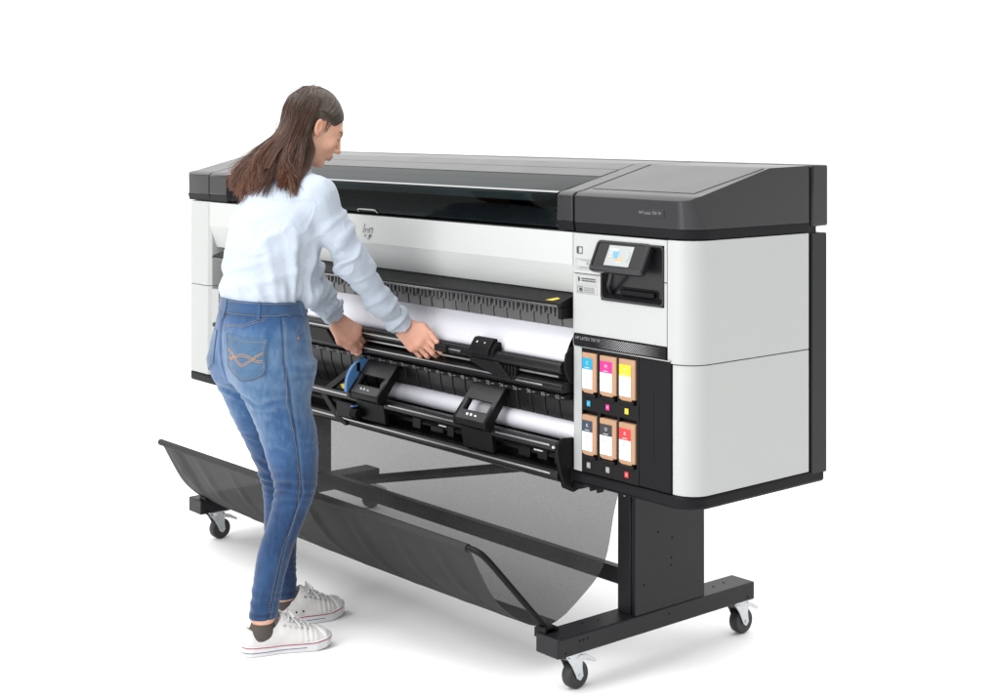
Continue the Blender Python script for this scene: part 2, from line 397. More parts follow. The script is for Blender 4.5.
# ---- middle: frame cheeks, top, window
for x0, x1 in [(.1665, .292), (2.067, 2.1300)]:
    b = B(); b.prism([(y, z) for y, z in LIDP] + [(.462, 1.217)], 'x', x0, x1); f = b.build('window_cheek', MT['grey'], PR, .004, 3)
    b = B(); b.prism([(.006, 1.192), (.001, 1.217), (.462, 1.217), (.462, 1.192)], 'x', x0, x1); b.build('lid_skirt', MT['grey_dark'], f, .0015)
YG = .168
X0, X1 = .2925, 2.0665
b = B(); b.prism([(YG, lid_z(YG) - .004), (YG, lid_z(YG) + .001), (.238, lid_z(.238) + .001), (.238, lid_z(.238) - .006)], 'x', X0, X1)
b.prism([(.241, lid_z(.241) - .006), (.241, lid_z(.241)), (.30, 1.366), (.462, 1.3695), (.462, 1.33), (.25, 1.33)], 'x', X0, X1)
top = b.build('top_cover', MT['grey'], PR, .002)
b = B(); b.prism([(.012, 1.20), (.012, 1.278), (.05, 1.292), (.30, 1.355), (.462, 1.358), (.462, 1.20)], 'x', .012, .29); b.prism([(.012, 1.20), (.012, 1.278), (.05, 1.292), (.30, 1.355), (.462, 1.358), (.462, 1.20)], 'x', 2.072, 2.48)
b.build('lid_core', MT['black_matt'], PR, split=True)
# rear panels (dark), stepped in a hair from the side covers
b = B(); b.box(.004, W, .476, .545, 1.205, 1.371); b.build('rear_lid', MT['grey'], PR, .006, 3)
b = B(); b.box(.004, W, .474, .540, .540, 1.188); b.build('rear_panel', MT['stand'], PR, .004)
b = B(); b.box(.01, W - .006, .46, .50, .545, 1.36); b.build('rear_frame', MT['black'], PR)
# window: tinted pane, front face and sloping top in one bent sheet
b = B(); pr = [(.0008, 1.199), (.0008, 1.284), (.006, 1.293), (.018, 1.298), (YG, lid_z(YG) - .0005)]
pv = [[b.bm.verts.new((x, y, z)) for y, z in pr] for x in (X0, X1)]
for k in range(len(pr) - 1): b._face([pv[0][k], pv[1][k], pv[1][k+1], pv[0][k+1]])
win = b.build('window', glass_mat('tinted_glass', (.17, .205, .215)), PR, angle=60)
b = B(); b.prism([(.0035, 1.2935), (.006, 1.2952), (.012, 1.2975), (.012, 1.2965), (.006, 1.2935)], 'x', X0, X1); b.build('bright_edge', MT['alu'], win)
b = B(); b.tube([(1.128, .0, 1.199), (1.132, -.006, 1.2065), (1.145, -.007, 1.208), (1.215, -.007, 1.208), (1.228, -.006, 1.2065), (1.232, 0, 1.199)], .0022, 8); b.build('window_handle', MT['alu'], win)
# what shows behind the glass
b = B(); b.prism([(.03, 1.190), (.03, 1.205), (.10, 1.245), (.11, 1.245), (.11, 1.190)], 'x', X0, X1); pl = b.build('print_platen', pbr('platen', (.050, .060, .061), .5, var=.1), PR, .002)
b = B()
for k in range(17): 
    x = .36 + k * .1075; b.lathe([(0, .0052), (.003, .0045)], (x, .084, 1.2365), (0, -.5, .86), 10)
b.build('bolt', MT['black'], pl, split=True)
b = B(); b.prism([(.06, 1.262), (.055, 1.285), (.06, 1.297), (.15, 1.312), (.15, 1.262)], 'x', X0, 1.90); b.build('carriage_beam', pbr('carriage_beam', (.26, .30, .30), .35, var=.1), PR, .003)
b = B(); b.box(X0 + .002, X1 - .002, .163, .17, 1.19, lid_z(.163) - .006); b.box(X0 + .001, X1 - .001, .03, .17, 1.1905, 1.196); b.build('print_chamber', MT['black_matt'], PR)

# ---- white front panel with its folded lower half
b = B(); b.prism([(0, 1.1885), (0, 1.102), (.030, 1.0220), (.05, 1.0220), (.05, 1.1885)], 'x', .1705, 2.1305); fp = b.build('front_panel', MT['white_brightened'], PR, .0015, angle=14)
# round maker's mark
b = B(); cx, cz = 1.181, 1.138; yy = -.0006
def slant(x0, z0, x1, z1, w):
    x0, z0, x1, z1, w = [1.25 * q for q in (x0, z0, x1, z1, w)]; x0 *= 1.25; x1 *= 1.25; w *= 1.25
    b.quad((cx + x0, yy, cz + z0), (cx + x0 + w, yy, cz + z0), (cx + x1 + w, yy, cz + z1), (cx + x1, yy, cz + z1))
slant(-.021, -.004, -.0135, .019, .0048); slant(-.0135, -.004, -.0105, .006, .0045); slant(-.004, -.004, -.001, .0055, .0045); slant(-.0105, .0035, -.0095, .0065, .012)
slant(.001, -.004, .0045, .010, .0046); slant(.0095, -.004, .0135, .010, .0046); slant(.0045, .0072, .0055, .010, .012)
slant(-.016, -.0145, -.0135, -.008, .0085); slant(-.004, -.021, .0015, -.0075, .0085); slant(.0035, -.0145, .006, -.0075, .008)
b.build('round_mark', MT['print_grey'], fp)

# ================================================================== media path below the front panel
XL, XR = .228, 2.126
b = B(); b.box(.2255, 2.131, .10, .11, .50, 1.19); b.build('media_wall', MT['black_matt'], PR)
b = B(); b.prism([(.032, 1.0213), (-.030, 1.0), (-.034, .992), (-.034, .9865), (.06, .9865), (.06, 1.0213)], 'x', XL + .02, 2.118); shelf = b.build('output_shelf', MT['black'], PR, .0015)
b = B(); b.box(XL + .02, 2.108, -.0362, -.0335, .9905, .9925); b.box(XL + .02, 2.108, -.0358, -.0335, .9875, .9885); b.build('shelf_trim', MT['alu'], shelf, split=True)
b = B(); t = (1.0213 - 1.0) / .062
b.quad((2.050, -.026, 1.0 + .004 * t + .0008), (2.078, -.026, 1.0 + .004 * t + .0008), (2.092, -.010, 1.0 + .020 * t + .0008), (2.076, -.005, 1.0 + .025 * t + .0008)); b.build('warning_sticker', MT['yellow'], shelf)
b = B(); b.box(2.105, 2.1195, -.032, .05, .955, .986); b.build('shelf_end', MT['black'], shelf, .003)
# upper row of ribs
PIT = .0585
b = B()
for k in range(33):
    x1 = 2.112 - k * PIT; x0 = x1 - PIT + .0055
    if x0 < XL: break
    b.prism([(.042, .972), (.031, .964), (.0285, .945), (.033, .924), (.046, .922), (.046, .972)], 'x', x0, x1)
    for q in range(3): b.box(x0 + .004 + q * .0175, x0 + .013 + q * .0175, .022, .0405, .956 - (.006 if q == 1 else 0), .984)
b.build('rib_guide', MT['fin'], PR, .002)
# lower row of ribs under the scale
b = B()
for k in range(33):
    x1 = 2.118 - k * PIT; x0 = x1 - PIT + .0045
    if x0 < XL: break
    b.prism([(.012, .738), (.016, .70), (.030, .665), (.050, .62), (.09, .60), (.09, .738)], 'x', x0, x1)
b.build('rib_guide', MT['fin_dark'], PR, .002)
b = B(); b.box(XL, 2.1275, .018, .10, .738, .752); b.box(XL, 2.1275, .075, .10, .752, .98); b.build('guide_back', MT['black_matt'], PR)

XB = .325
# tension bar: round upper tube, open slot with a bright rod, stepped lower ledge
b = B(); b.prism([(-.004, .8385), (-.018, .8420), (-.031, .8385), (-.038, .829), (-.0385, .815), (-.033, .8075), (-.002, .8075)], 'x', XB, 2.120); bar = b.build('tension_bar', MT['rail'], PR, .003, 3)
b = B(); b.box(XB, 2.118, -.004, .012, .757, .8075); b.build('slot_back', MT['black_matt'], bar)
b = B(); b.prism([(.012, .7895), (-.022, .7865), (-.034, .779), (-.037, .767), (-.030, .757), (.012, .754)], 'x', XB, 2.1235); b.build('lower_ledge', MT['rail'], bar, .002)
b = B(); b.cyl((XB, -.020, .7985), (2.10, -.020, .7985), .0050, 12); b.build('bright_rod', MT['alu'], bar)
b = B(); b.prism(rrect(1.585, 1.640, .812, .832, .005), 'y', -.050, -.034); b.build('bar_grip', MT['black'], bar, .003)
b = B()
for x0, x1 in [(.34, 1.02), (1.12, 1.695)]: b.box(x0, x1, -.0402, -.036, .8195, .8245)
b.build('upper_highlight', MT['alu'], bar, .001, split=True)  # pale metal strips stand in for the highlight on the tube
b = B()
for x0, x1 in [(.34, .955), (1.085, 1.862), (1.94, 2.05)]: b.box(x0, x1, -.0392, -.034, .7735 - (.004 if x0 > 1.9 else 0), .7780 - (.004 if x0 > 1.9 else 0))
b.build('lower_highlight', MT['alu'], bar, .001, split=True)  # strips imitating the reflected highlight along the ledge
# bridge plates that close the slot, with slanting ends
b = B()
b.prism([(1.742, .812), (1.865, .812), (1.925, .769), (1.862, .769), (1.742, .800)], 'y', -.0415, -.03)
b.prism([(.80, .812), (1.00, .812), (1.055, .769), (.95, .769), (.80, .795)], 'y', -.0415, -.03)
b.build('bridge_plate', MT['black'], bar, .0015, split=True)
b = B()
for k in range(5): b.box(1.874 + k * .014, 1.882 + k * .014, -.036, -.02, .79 - .004 * k, .806)
b.build('comb_tooth', MT['black'], bar, .001, split=True)
b = B(); b.prism([(-.052, .826), (-.047, .842), (-.028, .869), (-.012, .871), (-.006, .85), (-.006, .826)], 'x', 1.746, 1.832); clip = b.build('clip_block', MT['black'], bar, .003)
b = B()
for x, r in ((1.772, .0033), (1.806, .0026)): b.lathe([(0, r), (.001, r * .8)], (x, -.0375, .8585), (0, -.8, .6), 12)
b.build('white_dot', MT['print_white'], clip, split=True)
b = B(); b.prism([(-.045, .826), (-.040, .842), (-.024, .862), (-.010, .862), (-.006, .826)], 'x', 1.8325, 1.848); b.build('clip_roller', MT['black_matt'], clip, .003)

# scale with printed numbers
b = B(); b.prism([(.012, .7535), (-.014, .7530), (-.022, .748), (-.018, .737), (.012, .7365)], 'x', XL, 2.126); scale = b.build('scale_strip', MT['black'], PR, .001)
for k in range(32):
    x = 2.092 - k * PIT
    if x < XL + .03: break
    b = B(); me = text_mesh(str(62 - k * 2), .0165, 'CENTER')
    b.add_mesh(me, Matrix.Translation((x, -.0208, .7432)) @ Matrix.Rotation(math.radians(105), 4, 'X')); bpy.data.meshes.remove(me)
    b.box(x + .0155, x + .0255, -.0209, -.020, .7425, .7442)
    b.build('scale_number', MT['print_dim'], scale)

# take-up trough, lower rail
b = B(); b.prism([(-.030, .629), (-.048, .6275), (-.056, .619), (-.056, .606), (-.045, .598), (-.020, .596), (-.02, .606)], 'x', XB, 2.118); tr = b.build('roll_trough', MT['rail'], PR, .002)
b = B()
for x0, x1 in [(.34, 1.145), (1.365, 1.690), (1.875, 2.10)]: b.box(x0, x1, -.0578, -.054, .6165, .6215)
b.build('trough_highlight', MT['alu'], tr, .001, split=True)  # highlight on the trough's upper edge, built as pale strips
b = B(); b.prism([(.03, .60), (.03, .52), (.05, .52), (.05, .62)], 'x', XB, 2.118); b.build('trough_back', MT['black_matt'], PR)
b = B(); b.prism([(-.018, .552), (-.038, .549), (-.045, .541), (-.044, .527), (-.030, .518), (.05, .512), (.05, .522), (-.016, .534)], 'x', XB, 2.116); lr = b.build('lower_rail', MT['rail'], PR, .002)
b = B(); b.box(.34, 2.09, -.0470, -.043, .5370, .5425); b.build('rail_highlight', MT['alu'], lr, .001)  # pale strip in place of the rail's reflected highlight
b = B()   # small mechanism pieces in the recess between trough and rail
for x, w, z0, z1 in [(.6, .05, .555, .585), (.8, .03, .56, .59), (1.43, .04, .556, .59), (1.52, .06, .56, .578), (1.60, .03, .556, .592), (1.92, .05, .556, .585), (2.0, .04, .56, .592), (2.07, .02, .556, .588)]:
    b.box(x, x + w, -.012, .03, z0, z1)
b.cyl((XB, .0, .575), (2.11, .0, .575), .008, 10)
b.build('drive_part', MT['black'], PR, .002, split=True)
b = B()
for x in (1.563, 1.990): b.box(x, x + .035, -.0145, -.012, .582, .586)
b.build('white_marking', MT['print_white'], tr, split=True)

# end bracket at the right of the media path
b = B(); b.prism([(.03, .892), (.0, .880), (-.022, .862), (-.028, .825), (-.010, .785), (.03, .77)], 'x', 2.1225, 2.1305); b.build('bar_end_bracket', MT['black'], PR, .002)
b = B(); b.prism([(.03, .634), (-.028, .638), (-.046, .632), (-.054, .622), (-.056, .60), (-.045, .55), (-.030, .505), (.006, .488), (.05, .50), (.05, .634)], 'x', 2.1185, 2.1305); eb = b.build('roll_end_bracket', MT['black'], PR, .003)
b = B(); b.lathe([(0, .005), (.004, .004)], (2.1205, -.0585, .617), (0, -1, 0), 10); b.build('screw', MT['zinc'], eb)

# take-up arms
def arm(x0, x1, name='roll_arm'):
    def P(y, z): return (y, z)
    # upper plate: frame with an opening over the roll
    A = Vector((-.002, .738)); Z = Vector((-.080, .643)); dv = Z - A; nrm = Vector((-dv.y, dv.x)).normalized()
    if nrm.x > 0: nrm = -nrm
    def pt(t, d): q = A + dv * t + nrm * d; return q.x, q.y
    b = B(); th = .010; w = x1 - x0
    def slab(xa, xb, t0, t1, d0=-th, d1=0.):
        c = [pt(t0, d0), pt(t1, d0), pt(t1, d1), pt(t0, d1)]
        b.prism(c, 'x', xa, xb)
    slab(x0, x1, 0, .46); slab(x0, x1, .77, 1.0); slab(x0, x0 + .018, .46, .77); slab(x1 - .018, x1, .46, .77)
    bmesh.ops.remove_doubles(b.bm, verts=b.bm.verts, dist=1e-5)
    o = b.build(name, pbr('arm_plastic', (.026, .026, .027), .42, var=.1, bump=.2, bscale=600), PR, .0015)
    # side cheeks down to the lower rail
    b = B()
    for xa, xb in ((x0 - .001, x0 + .009), (x1 - .009, x1 + .001)):
        b.prism([(-.0, .7365), (-.079, .6465), (-.083, .634), (-.079, .622), (-.060, .615), (-.048, .628), (-.042, .645), (.0, .70)], 'x', xa, xb)
    b.build('cheek', MT['black'], o, .0015, split=True)
    b = B(); b.prism([(-.0585, .6150), (-.0475, .554), (-.032, .554), (-.040, .6150)], 'x', x0 + .006, x1 - .003); b.prism([(-.0815, .6405), (-.079, .624), (-.066, .618), (-.060, .630), (-.068, .645)], 'x', x0 + .009, x1 - .009); b.build('front_cover', MT['black'], o, .002, split=True)
    b = B()
    for k, xx in enumerate((.045, .062, .082)):
        c = [pt(.84 + .02 * (k == 2), .0006), pt(.90, .0006)]
        xw = x0 + xx; b.quad((xw, *c[0]), (xw + .010, *c[0]), (xw + .013, *c[1]), (xw + .003, *c[1]))
    b.build('printed_symbol', MT['print_white'], o, split=True)
    return o
a2 = arm(1.715, 1.858)
a1 = arm(1.190, 1.345)
# drive side of the left arm: slanting brace, blue lever, sticker, motor box
b = B(); b.prism([(1.19, .728), (1.160, .715), (1.005, .626), (.985, .612), (.985, .600), (1.075, .530), (1.125, .519), (1.135, .53), (1.09, .545), (1.012, .607), (1.155, .690), (1.19, .70)], 'y', -.050, -.036); b.build('brace', MT['black'], a1, .002)
b = B(); b.prism([(1.19, .70), (1.155, .690), (1.03, .62), (1.03, .612), (1.19, .612)], 'y', -.040, -.034); b.build('cover_plate', MT['black'], a1, .001)
b = B(); b.quad((1.083, -.0408, .645), (1.112, -.0408, .651), (1.108, -.0408, .636), (1.098, -.0408, .632)); b.build('warning_sticker', MT['yellow'], a1)
b = B(); A_ = Vector((-.002, .742)); Z_ = Vector((-.086, .638)); dv_ = Z_ - A_; nm_ = Vector((-dv_.y, dv_.x)).normalized(); nm_ = -nm_ if nm_.x > 0 else nm_
pts = [tuple(A_ + dv_ * (k / 14) + nm_ * (.002 + .030 * math.sin(math.pi * k / 14) ** .8)) for k in range(15)]
innr = [tuple(A_ + dv_ * (k / 14) - nm_ * .004) for k in range(15)]
b.prism(pts + innr[::-1], 'x', 1.174, 1.188); b.build('blue_lever', MT['blue'], a1, .002)
b = B(); b.box(1.10, 1.188, -.068, -.03, .550, .598); b.build('motor_box', MT['black'], a1, .004)
b = B(); b.box(1.190, 1.203, -.074, -.05, .592, .595); b.build('blue_tab', MT['blue'], a1)
b = B(); b.cyl((1.19, -.065, .572), (1.225, -.065, .572), .016, 16); b.build('gear_knob', MT['black_matt'], a1, .001)

# ---- base tray
b = B()
b.prism([(2.104, -.0), (W, 0), (W, .53), (2.104, .53)], 'z', .5165, .5505)
es = [e for e in b.bm.edges if abs(e.verts[0].co.x - W) < 1e-5 and abs(e.verts[1].co.x - W) < 1e-5 and abs(e.verts[0].co.z - e.verts[1].co.z) > .01 and e.verts[0].co.y < .01]
bmesh.ops.bevel(b.bm, geom=es, offset=R_C, segments=10, affect='EDGES', profile=.5)
b.build('base_tray', MT['grey_dark'], PR, .008, 3)
b = B(); b.prism([(2.107, .516), (2.107, .545), (2.1315, .555), (2.1315, .516)], 'y', -.0035, .03); b.prism([(2.100, .495), (2.100, .517), (2.175, .517), (2.160, .503)], 'y', .002, .10)
for x in (2.178, 2.205): b.prism([(x, .517), (x + .016, .517), (x + .016, .503), (x + .008, .500), (x + .006, .509)], 'y', .01, .03)
b.build('base_hook', MT['grey_dark'], PR, .002, split=True)
b = B(); b.prism([(0, .0), (.225, 0), (.225, .53), (0, .53)], 'z', .5165, .5505)
es = [e for e in b.bm.edges if abs(e.verts[0].co.x) < 1e-5 and abs(e.verts[1].co.x) < 1e-5 and abs(e.verts[0].co.z - e.verts[1].co.z) > .01 and e.verts[0].co.y < .01]
bmesh.ops.bevel(b.bm, geom=es, offset=.04, segments=8, affect='EDGES', profile=.5)
b.build('base_tray', MT['grey_dark'], PR, .008, 3)
b = B(); b.box(.226, 2.103, .055, .46, .505, .552); b.build('under_beam', MT['black_matt'], PR, .003)

# ---- stand
for side in (0, 1):
    fx0, fx1 = (2.163, 2.2495) if side else (W - 2.2495, W - 2.163)
    sgn = 1 if side else -1
    b = B(); b.box(fx0, fx1, -.162, .608, .1065, .157); foot = b.build('stand_foot', MT['stand'], PR, .004, 3)
    b = B()
    for yy in (-.135, -.085, -.072, -.058, .25, .578): 
        xo = fx1 if side else fx1
        b.lathe([(0, .0032), (.0006, .0032)], (xo, yy, .118 if yy < -.1 or yy > .5 else .140), (1, 0, 0), 10)
    for xx, yy in ((2.19, -.02), (2.20, .03), (2.205, .48), (2.2, .53)): b.lathe([(0, .004), (.0006, .004)], (xx if side else W - xx, yy, .157), (0, 0, 1), 10)
    b.build('bolt_hole', MT['black_matt'], foot, split=True)
    px0, px1 = (2.180, 2.2465) if side else (W - 2.2465, W - 2.180)
    b = B(); b.prism([(px0, .121), (px0 + .048, .121), (px0 + .048, .128), (px1 - .008, .128), (px1 - .008, .122), (px1, .122), (px1, .397), (px0, .397)], 'z', .157, .520)
    post = b.build('stand_post', MT['stand'], PR, .002)
    if side:
        b = B()
        for yy, zz in ((.21, .37), (.265, .345), (.262, .29), (.262, .27), (.155, .235)): b.lathe([(0, .0032), (.0006, .0032)], (px1, yy, zz), (1, 0, 0), 10)
        b.build('bolt_hole', MT['black_matt'], post, split=True)
        b = B(); b.lathe([(0, .0032), (.002, .0025)], (px0 + .026, .121, .475), (0, -1, 0), 10); b.build('screw', MT['zinc'], post)
    b = B()
    if side: b.box(fx0 - .012, fx0 + .03, -.150, -.108, .157, .168); b.prism([(fx0 - .014, .166), (fx0 - .002, .172), (fx0 + .03, .172), (fx0 + .03, .157), (fx0 - .014, .14)], 'y', -.155, -.120)
    else: b.box(fx1 - .03, fx1 + .012, -.150, -.108, .157, .168)
    b.build('basket_hinge', MT['black'], foot, .002, split=True)
b = B(); b.box(W - 2.180, 2.180, .245, .275, .175, .222); b.build('crossbar', MT['stand'], PR, .003)
b = B(); b.tube([(.62, .30, .195), (1.70, .30, .445)], .016, 4); b.build('brace_bar', MT['stand'], PR)

# casters: one built, three copied
def make_caster(x, y):
    b = B(); b.box(x - .034, x + .034, y - .040, y + .040, .1005, .1062)
    b.lathe([(0, .030), (.012, .027)], (x, y, .100), (0, 0, -1), 20)
    for s in (-1, 1):
        b.prism([(y - .030, .094), (y + .028, .094), (y + .026, .060), (y + .030, .034), (y + .020, .024), (y + .008, .030), (y - .010, .066)], 'x', x + s * .0195 - .0015, x + s * .0195 + .0015)
    b.prism([(x - .021, .090), (x + .021, .090), (x + .021, .0955), (x - .021, .0955)], 'y', y - .03, y + .028)
    c = b.build('caster', MT['zinc'], PR, .001)
    b = B(); b.lathe([(-.0155, .022), (-.0155, .033), (-.011, .0365), (.011, .0365), (.0155, .033), (.0155, .022)], (x, y + .018, .0372), (1, 0, 0), 28)
    wh = b.build('wheel', MT['rubber'], c)
    b = B(); b.lathe([(-.0235, .0045), (-.0225, .006), (.0225, .006), (.0235, .0045)], (x, y + .018, .0372), (1, 0, 0), 14); b.build('axle', MT['zinc'], c)
    b = B(); b.prism([(y + .03, .088), (y + .055, .082), (y + .082, .066), (y + .086, .058), (y + .078, .058), (y + .05, .070), (y + .03, .074)], 'x', x - .011, x + .011); b.build('brake_lever', MT['zinc'], c, .001)
    for k in (-1, 1): pass
    b = B(); b.prism([(y - .044, .0985), (y - .028, .088), (y - .012, .076), (y - .012, .0985)], 'x', x - .016, x + .016); b.build('brake_pad', MT['rubber'], c, .001)
    return c
c0 = make_caster(2.206, -.080)
def copy_part(o, off):
    c = o.copy(); COL.objects.link(c); c.location = o.location + Vector(off)
    for ch in o.children:
        k = ch.copy(); COL.objects.link(k); k.parent = c
    return c
for off in ((0, .660, 0), (-1.852, 0, 0), (-1.852, .660, 0)): copy_part(c0, off)

# ---- net basket
def cr_spline(P, n):
    P = [np.array(p, float) for p in P]; P = [2 * P[0] - P[1]] + P + [2 * P[-1] - P[-2]]; out = []
    for i in range(1, len(P) - 2):
        for k in range(n):
            t = k / n; a, b_, c, d_ = P[i-1:i+3]
            out.append(.5 * ((2 * b_) + (-a + c) * t + (2 * a - 5 * b_ + 4 * c - d_) * t * t + (-a + 3 * b_ - 3 * c + d_) * t ** 3))
    out.append(P[-2]); return np.array(out)
BX0, BX1 = .350, 2.045
RIM_Y, RIM_Z = -.290, .373
prof = cr_spline([(.272, .506), (.257, .43), (.236, .370), (.207, .262), (.170, .205), (.098, .150), (.045, .120), (-.010, .110), (-.080, .128), (-.145, .168), (-.190, .207), (-.222, .248), (-.258, .312), (-.284, .362), (RIM_Y - .004, RIM_Z - .004)], 6)
NX = 90
b = B(); vs = []
dlen = np.concatenate([[0], np.cumsum(np.linalg.norm(np.diff(prof, axis=0), axis=1))])
for i in range(NX + 1):
    u = i / NX; x = BX0 + (BX1 - BX0) * u; row = []
    for j, (yy, zz) in enumerate(prof):
        t = dlen[j] / dlen[-1]
        s = math.sin(math.pi * t) ** 1.0
        sag = -.010 * math.sin(math.pi * u) * s
        wr = .006 * math.sin(22 * u + 5 * t * (1 + u)) * s + .003 * math.sin(57 * u + 9 * t + 1.3) * s
        fold = 0.
        for uc in (.06, .17, .29, .42, .55, .69, .82, .93):          # slack folds of the front flap
            q = (u - uc) + .16 * (t - .78); fold += .013 * math.exp(-(q / .009) ** 2) * max(0, min(1, (t - .50) * 5)) * max(0, min(1, (1.0 - t) * 9))
        dx = .0
        if u > .5: dx = 0.
        row.append(b.bm.verts.new((x + dx, yy - wr - fold, max(.012, zz + sag + wr * .5 + fold * .4))))
    vs.append(row)
nj = len(prof)
for i in range(NX):
    for j in range(nj - 1):
        b.mi = 1 if j > nj * .44 else 0
        b._face([vs[i][j], vs[i][j+1], vs[i+1][j+1], vs[i+1][j]])
basket = b.build('basket_net', [net_mat('grey_net', (.058, .058, .060), .20), net_mat('dark_grey_cloth', (.022, .022, .023), .02)], PR, angle=180)
RX1 = BX1 - .004
b = B(); b.tube([(BX0 - .004, RIM_Y, RIM_Z), (RX1, RIM_Y, RIM_Z)], .0110, 12); b.build('rim_sleeve', net_mat('rim_cloth', (.024, .024, .025), .0), basket)
b = B(); b.tube([(RX1 - .02, RIM_Y, RIM_Z), (RX1 + .028, RIM_Y, RIM_Z), (RX1 + .046, RIM_Y + .008, RIM_Z - .008), (RX1 + .058, RIM_Y + .024, RIM_Z - .028), (2.172, -.135, .165)], .0085, 10); b.build('basket_rod', MT['black'], PR)
b = B(); b.tube([(BX0 + .05, RIM_Y + .018, RIM_Z - .005), (.388, RIM_Y + .05, RIM_Z - .04), (.392, -.135, .165)], .0085, 10); b.build('basket_rod', MT['black'], PR)
b = B(); b.tube([(BX0, .272, .509), (BX1, .272, .509)], .008, 8); b.build('basket_rod', MT['black'], PR)

# ================================================================== paper
b = B(); pp = cr_spline([(.070, .985), (.060, .955), (.045, .922), (.022, .890), (.006, .857), (.002, .838), (.008, .81)], 6)
pv = []
for i in range(61):
    u = i / 60; x = .30 + (2.104 - .30) * u
    pv.append([b.bm.verts.new((x, y + .0016 * math.sin(x * 9 + z * 20) * (z < .94) - .004, z)) for y, z in pp])
for i in range(60):
    for j in range(len(pp) - 1): b._face([pv[i][j], pv[i][j+1], pv[i+1][j+1], pv[i+1][j]])
sheet = b.build('paper_sheet', MT['paper'], None, angle=180)
sheet['label'] = 'wide blank white paper sheet feeding down out of the printer behind her hands'; sheet['category'] = 'paper'
roll = thing('paper_roll', 'slim white paper roll lying in the black trough below the number scale', 'paper roll', (1.72, .031, .645))
b = B(); b.lathe([(0, .011), (0, .0275), (.893, .0275), (.893, .011)], (1.238, .031, .6450), (1, 0, 0), 40); b.build('paper_winding', MT['paper'], roll, angle=50)
b = B(); b.cyl((1.236, .031, .645), (2.1315, .031, .645), .0105, 18); b.build('roll_core', MT['card'], roll)

# ================================================================== ink cartridges
def cartridge(x0, x1, z0, z1, mat, sym, label, symcol='print_white'):
    t = thing('ink_cartridge', label, 'ink cartridge', ((x0 + x1) / 2, .0, z0), 'ink cartridges in the open bay')
    b = B(); b.prism([(x0, z0 + .005), (x0 + .010, z0), (x1 - .014, z0), (x1 - .010, z0 + .006), (x1, z0 + .006), (x1, z1), (x0, z1)], 'y', -.004, .0135)
    c = b.build('cardboard_case', MT['card'], t, .0015)
    lx0, lx1, lz0, lz1 = x0 + .0015, x1 - .0145, z0 + .012, z1 - .014
    zm = lz1 - .030; y = -.0046
    b = B(); b.quad((lx0, y, lz0), (lx1, y, lz0), (lx1, y, zm), (lx0, y, zm)); lb = b.build('paper_label', MT['label_white'], t)
    b = B(); b.quad((lx0, y, zm), (lx1, y, zm), (lx1, y, lz1), (lx0, y, lz1)); cb = b.build('colour_band', MT[mat], t)
    xc = (lx0 + lx1) / 2
    b = B(); front_text(b, sym, .013, xc, y - .0004, zm + .0165); 
    b.quad((xc - .009, y - .0004, zm + .004), (xc + .009, y - .0004, zm + .004), (xc + .009, y - .0004, zm + .0055), (xc - .009, y - .0004, zm + .0055)); b.build('symbol', MT[symcol], cb)
    b = B(); front_text(b, '832', .0095, xc, y - .0004, zm - .014); 
    for k, w in enumerate((.008, .006)): b.quad((xc - w, y - .0004, zm - .0075 + k * .001 - k * .016), (xc + w, y - .0004, zm - .0075 + k * .001 - k * .016), (xc + w, y - .0004, zm - .0063 - k * .015), (xc - w, y - .0004, zm - .0063 - k * .015))
    rr = [(xc + .0065 * math.cos(a), lz0 + .012 + .0065 * math.sin(a)) for a in np.linspace(0, 2 * math.pi, 17)[:-1]]
    ri = [(xc + .0055 * math.cos(a), lz0 + .012 + .0055 * math.sin(a)) for a in np.linspace(0, 2 * math.pi, 17)[:-1]]
    for k in range(16):
        kk = (k + 1) % 16; b.quad(*[(p[0], y - .0004, p[1]) for p in (rr[k], rr[kk], ri[kk], ri[k])])
    b.build('label_print', MT['print_grey'], lb)
CX = [(2.1715, 2.2260), (2.2390, 2.3000), (2.3105, 2.3690)]
cartridge(*CX[0], .765, .8725, 'cyan', 'C', 'ink cartridge with cyan label band in the top row of the bay')
cartridge(*CX[1], .766, .8720, 'magenta', 'M', 'ink cartridge with magenta pink label band in the top row')
cartridge(*CX[2], .764, .8725, 'yel', 'Y', 'ink cartridge with yellow label band in the top row')
cartridge(*CX[0], .600, .7065, 'navy', 'K', 'ink cartridge with blue black label band directly below the cyan one')
cartridge(*CX[1], .601, .7070, 'blk', 'O', 'ink cartridge with black label band directly below the magenta one')
cartridge(*CX[2], .599, .7070, 'red', 'R', 'ink cartridge with red label band, right end of the bottom row')
# ================================================================== the person
# signed distance modelling: every piece of her is one closed surface pulled from a distance field
PO = np.array([1.349, -.514, 0.]); PF = np.array([.07, .9975, 0.]); PF /= np.linalg.norm(PF); PRt = np.array([PF[1], -PF[0], 0.])
PBASIS = np.stack([PRt, PF, np.array([0, 0, 1.])])          # rows: right, forward, up
def to_w(p): return PO + np.asarray(p, float) @ PBASIS
def to_l(p): return (np.asarray(p, float) - PO) @ PBASIS.T

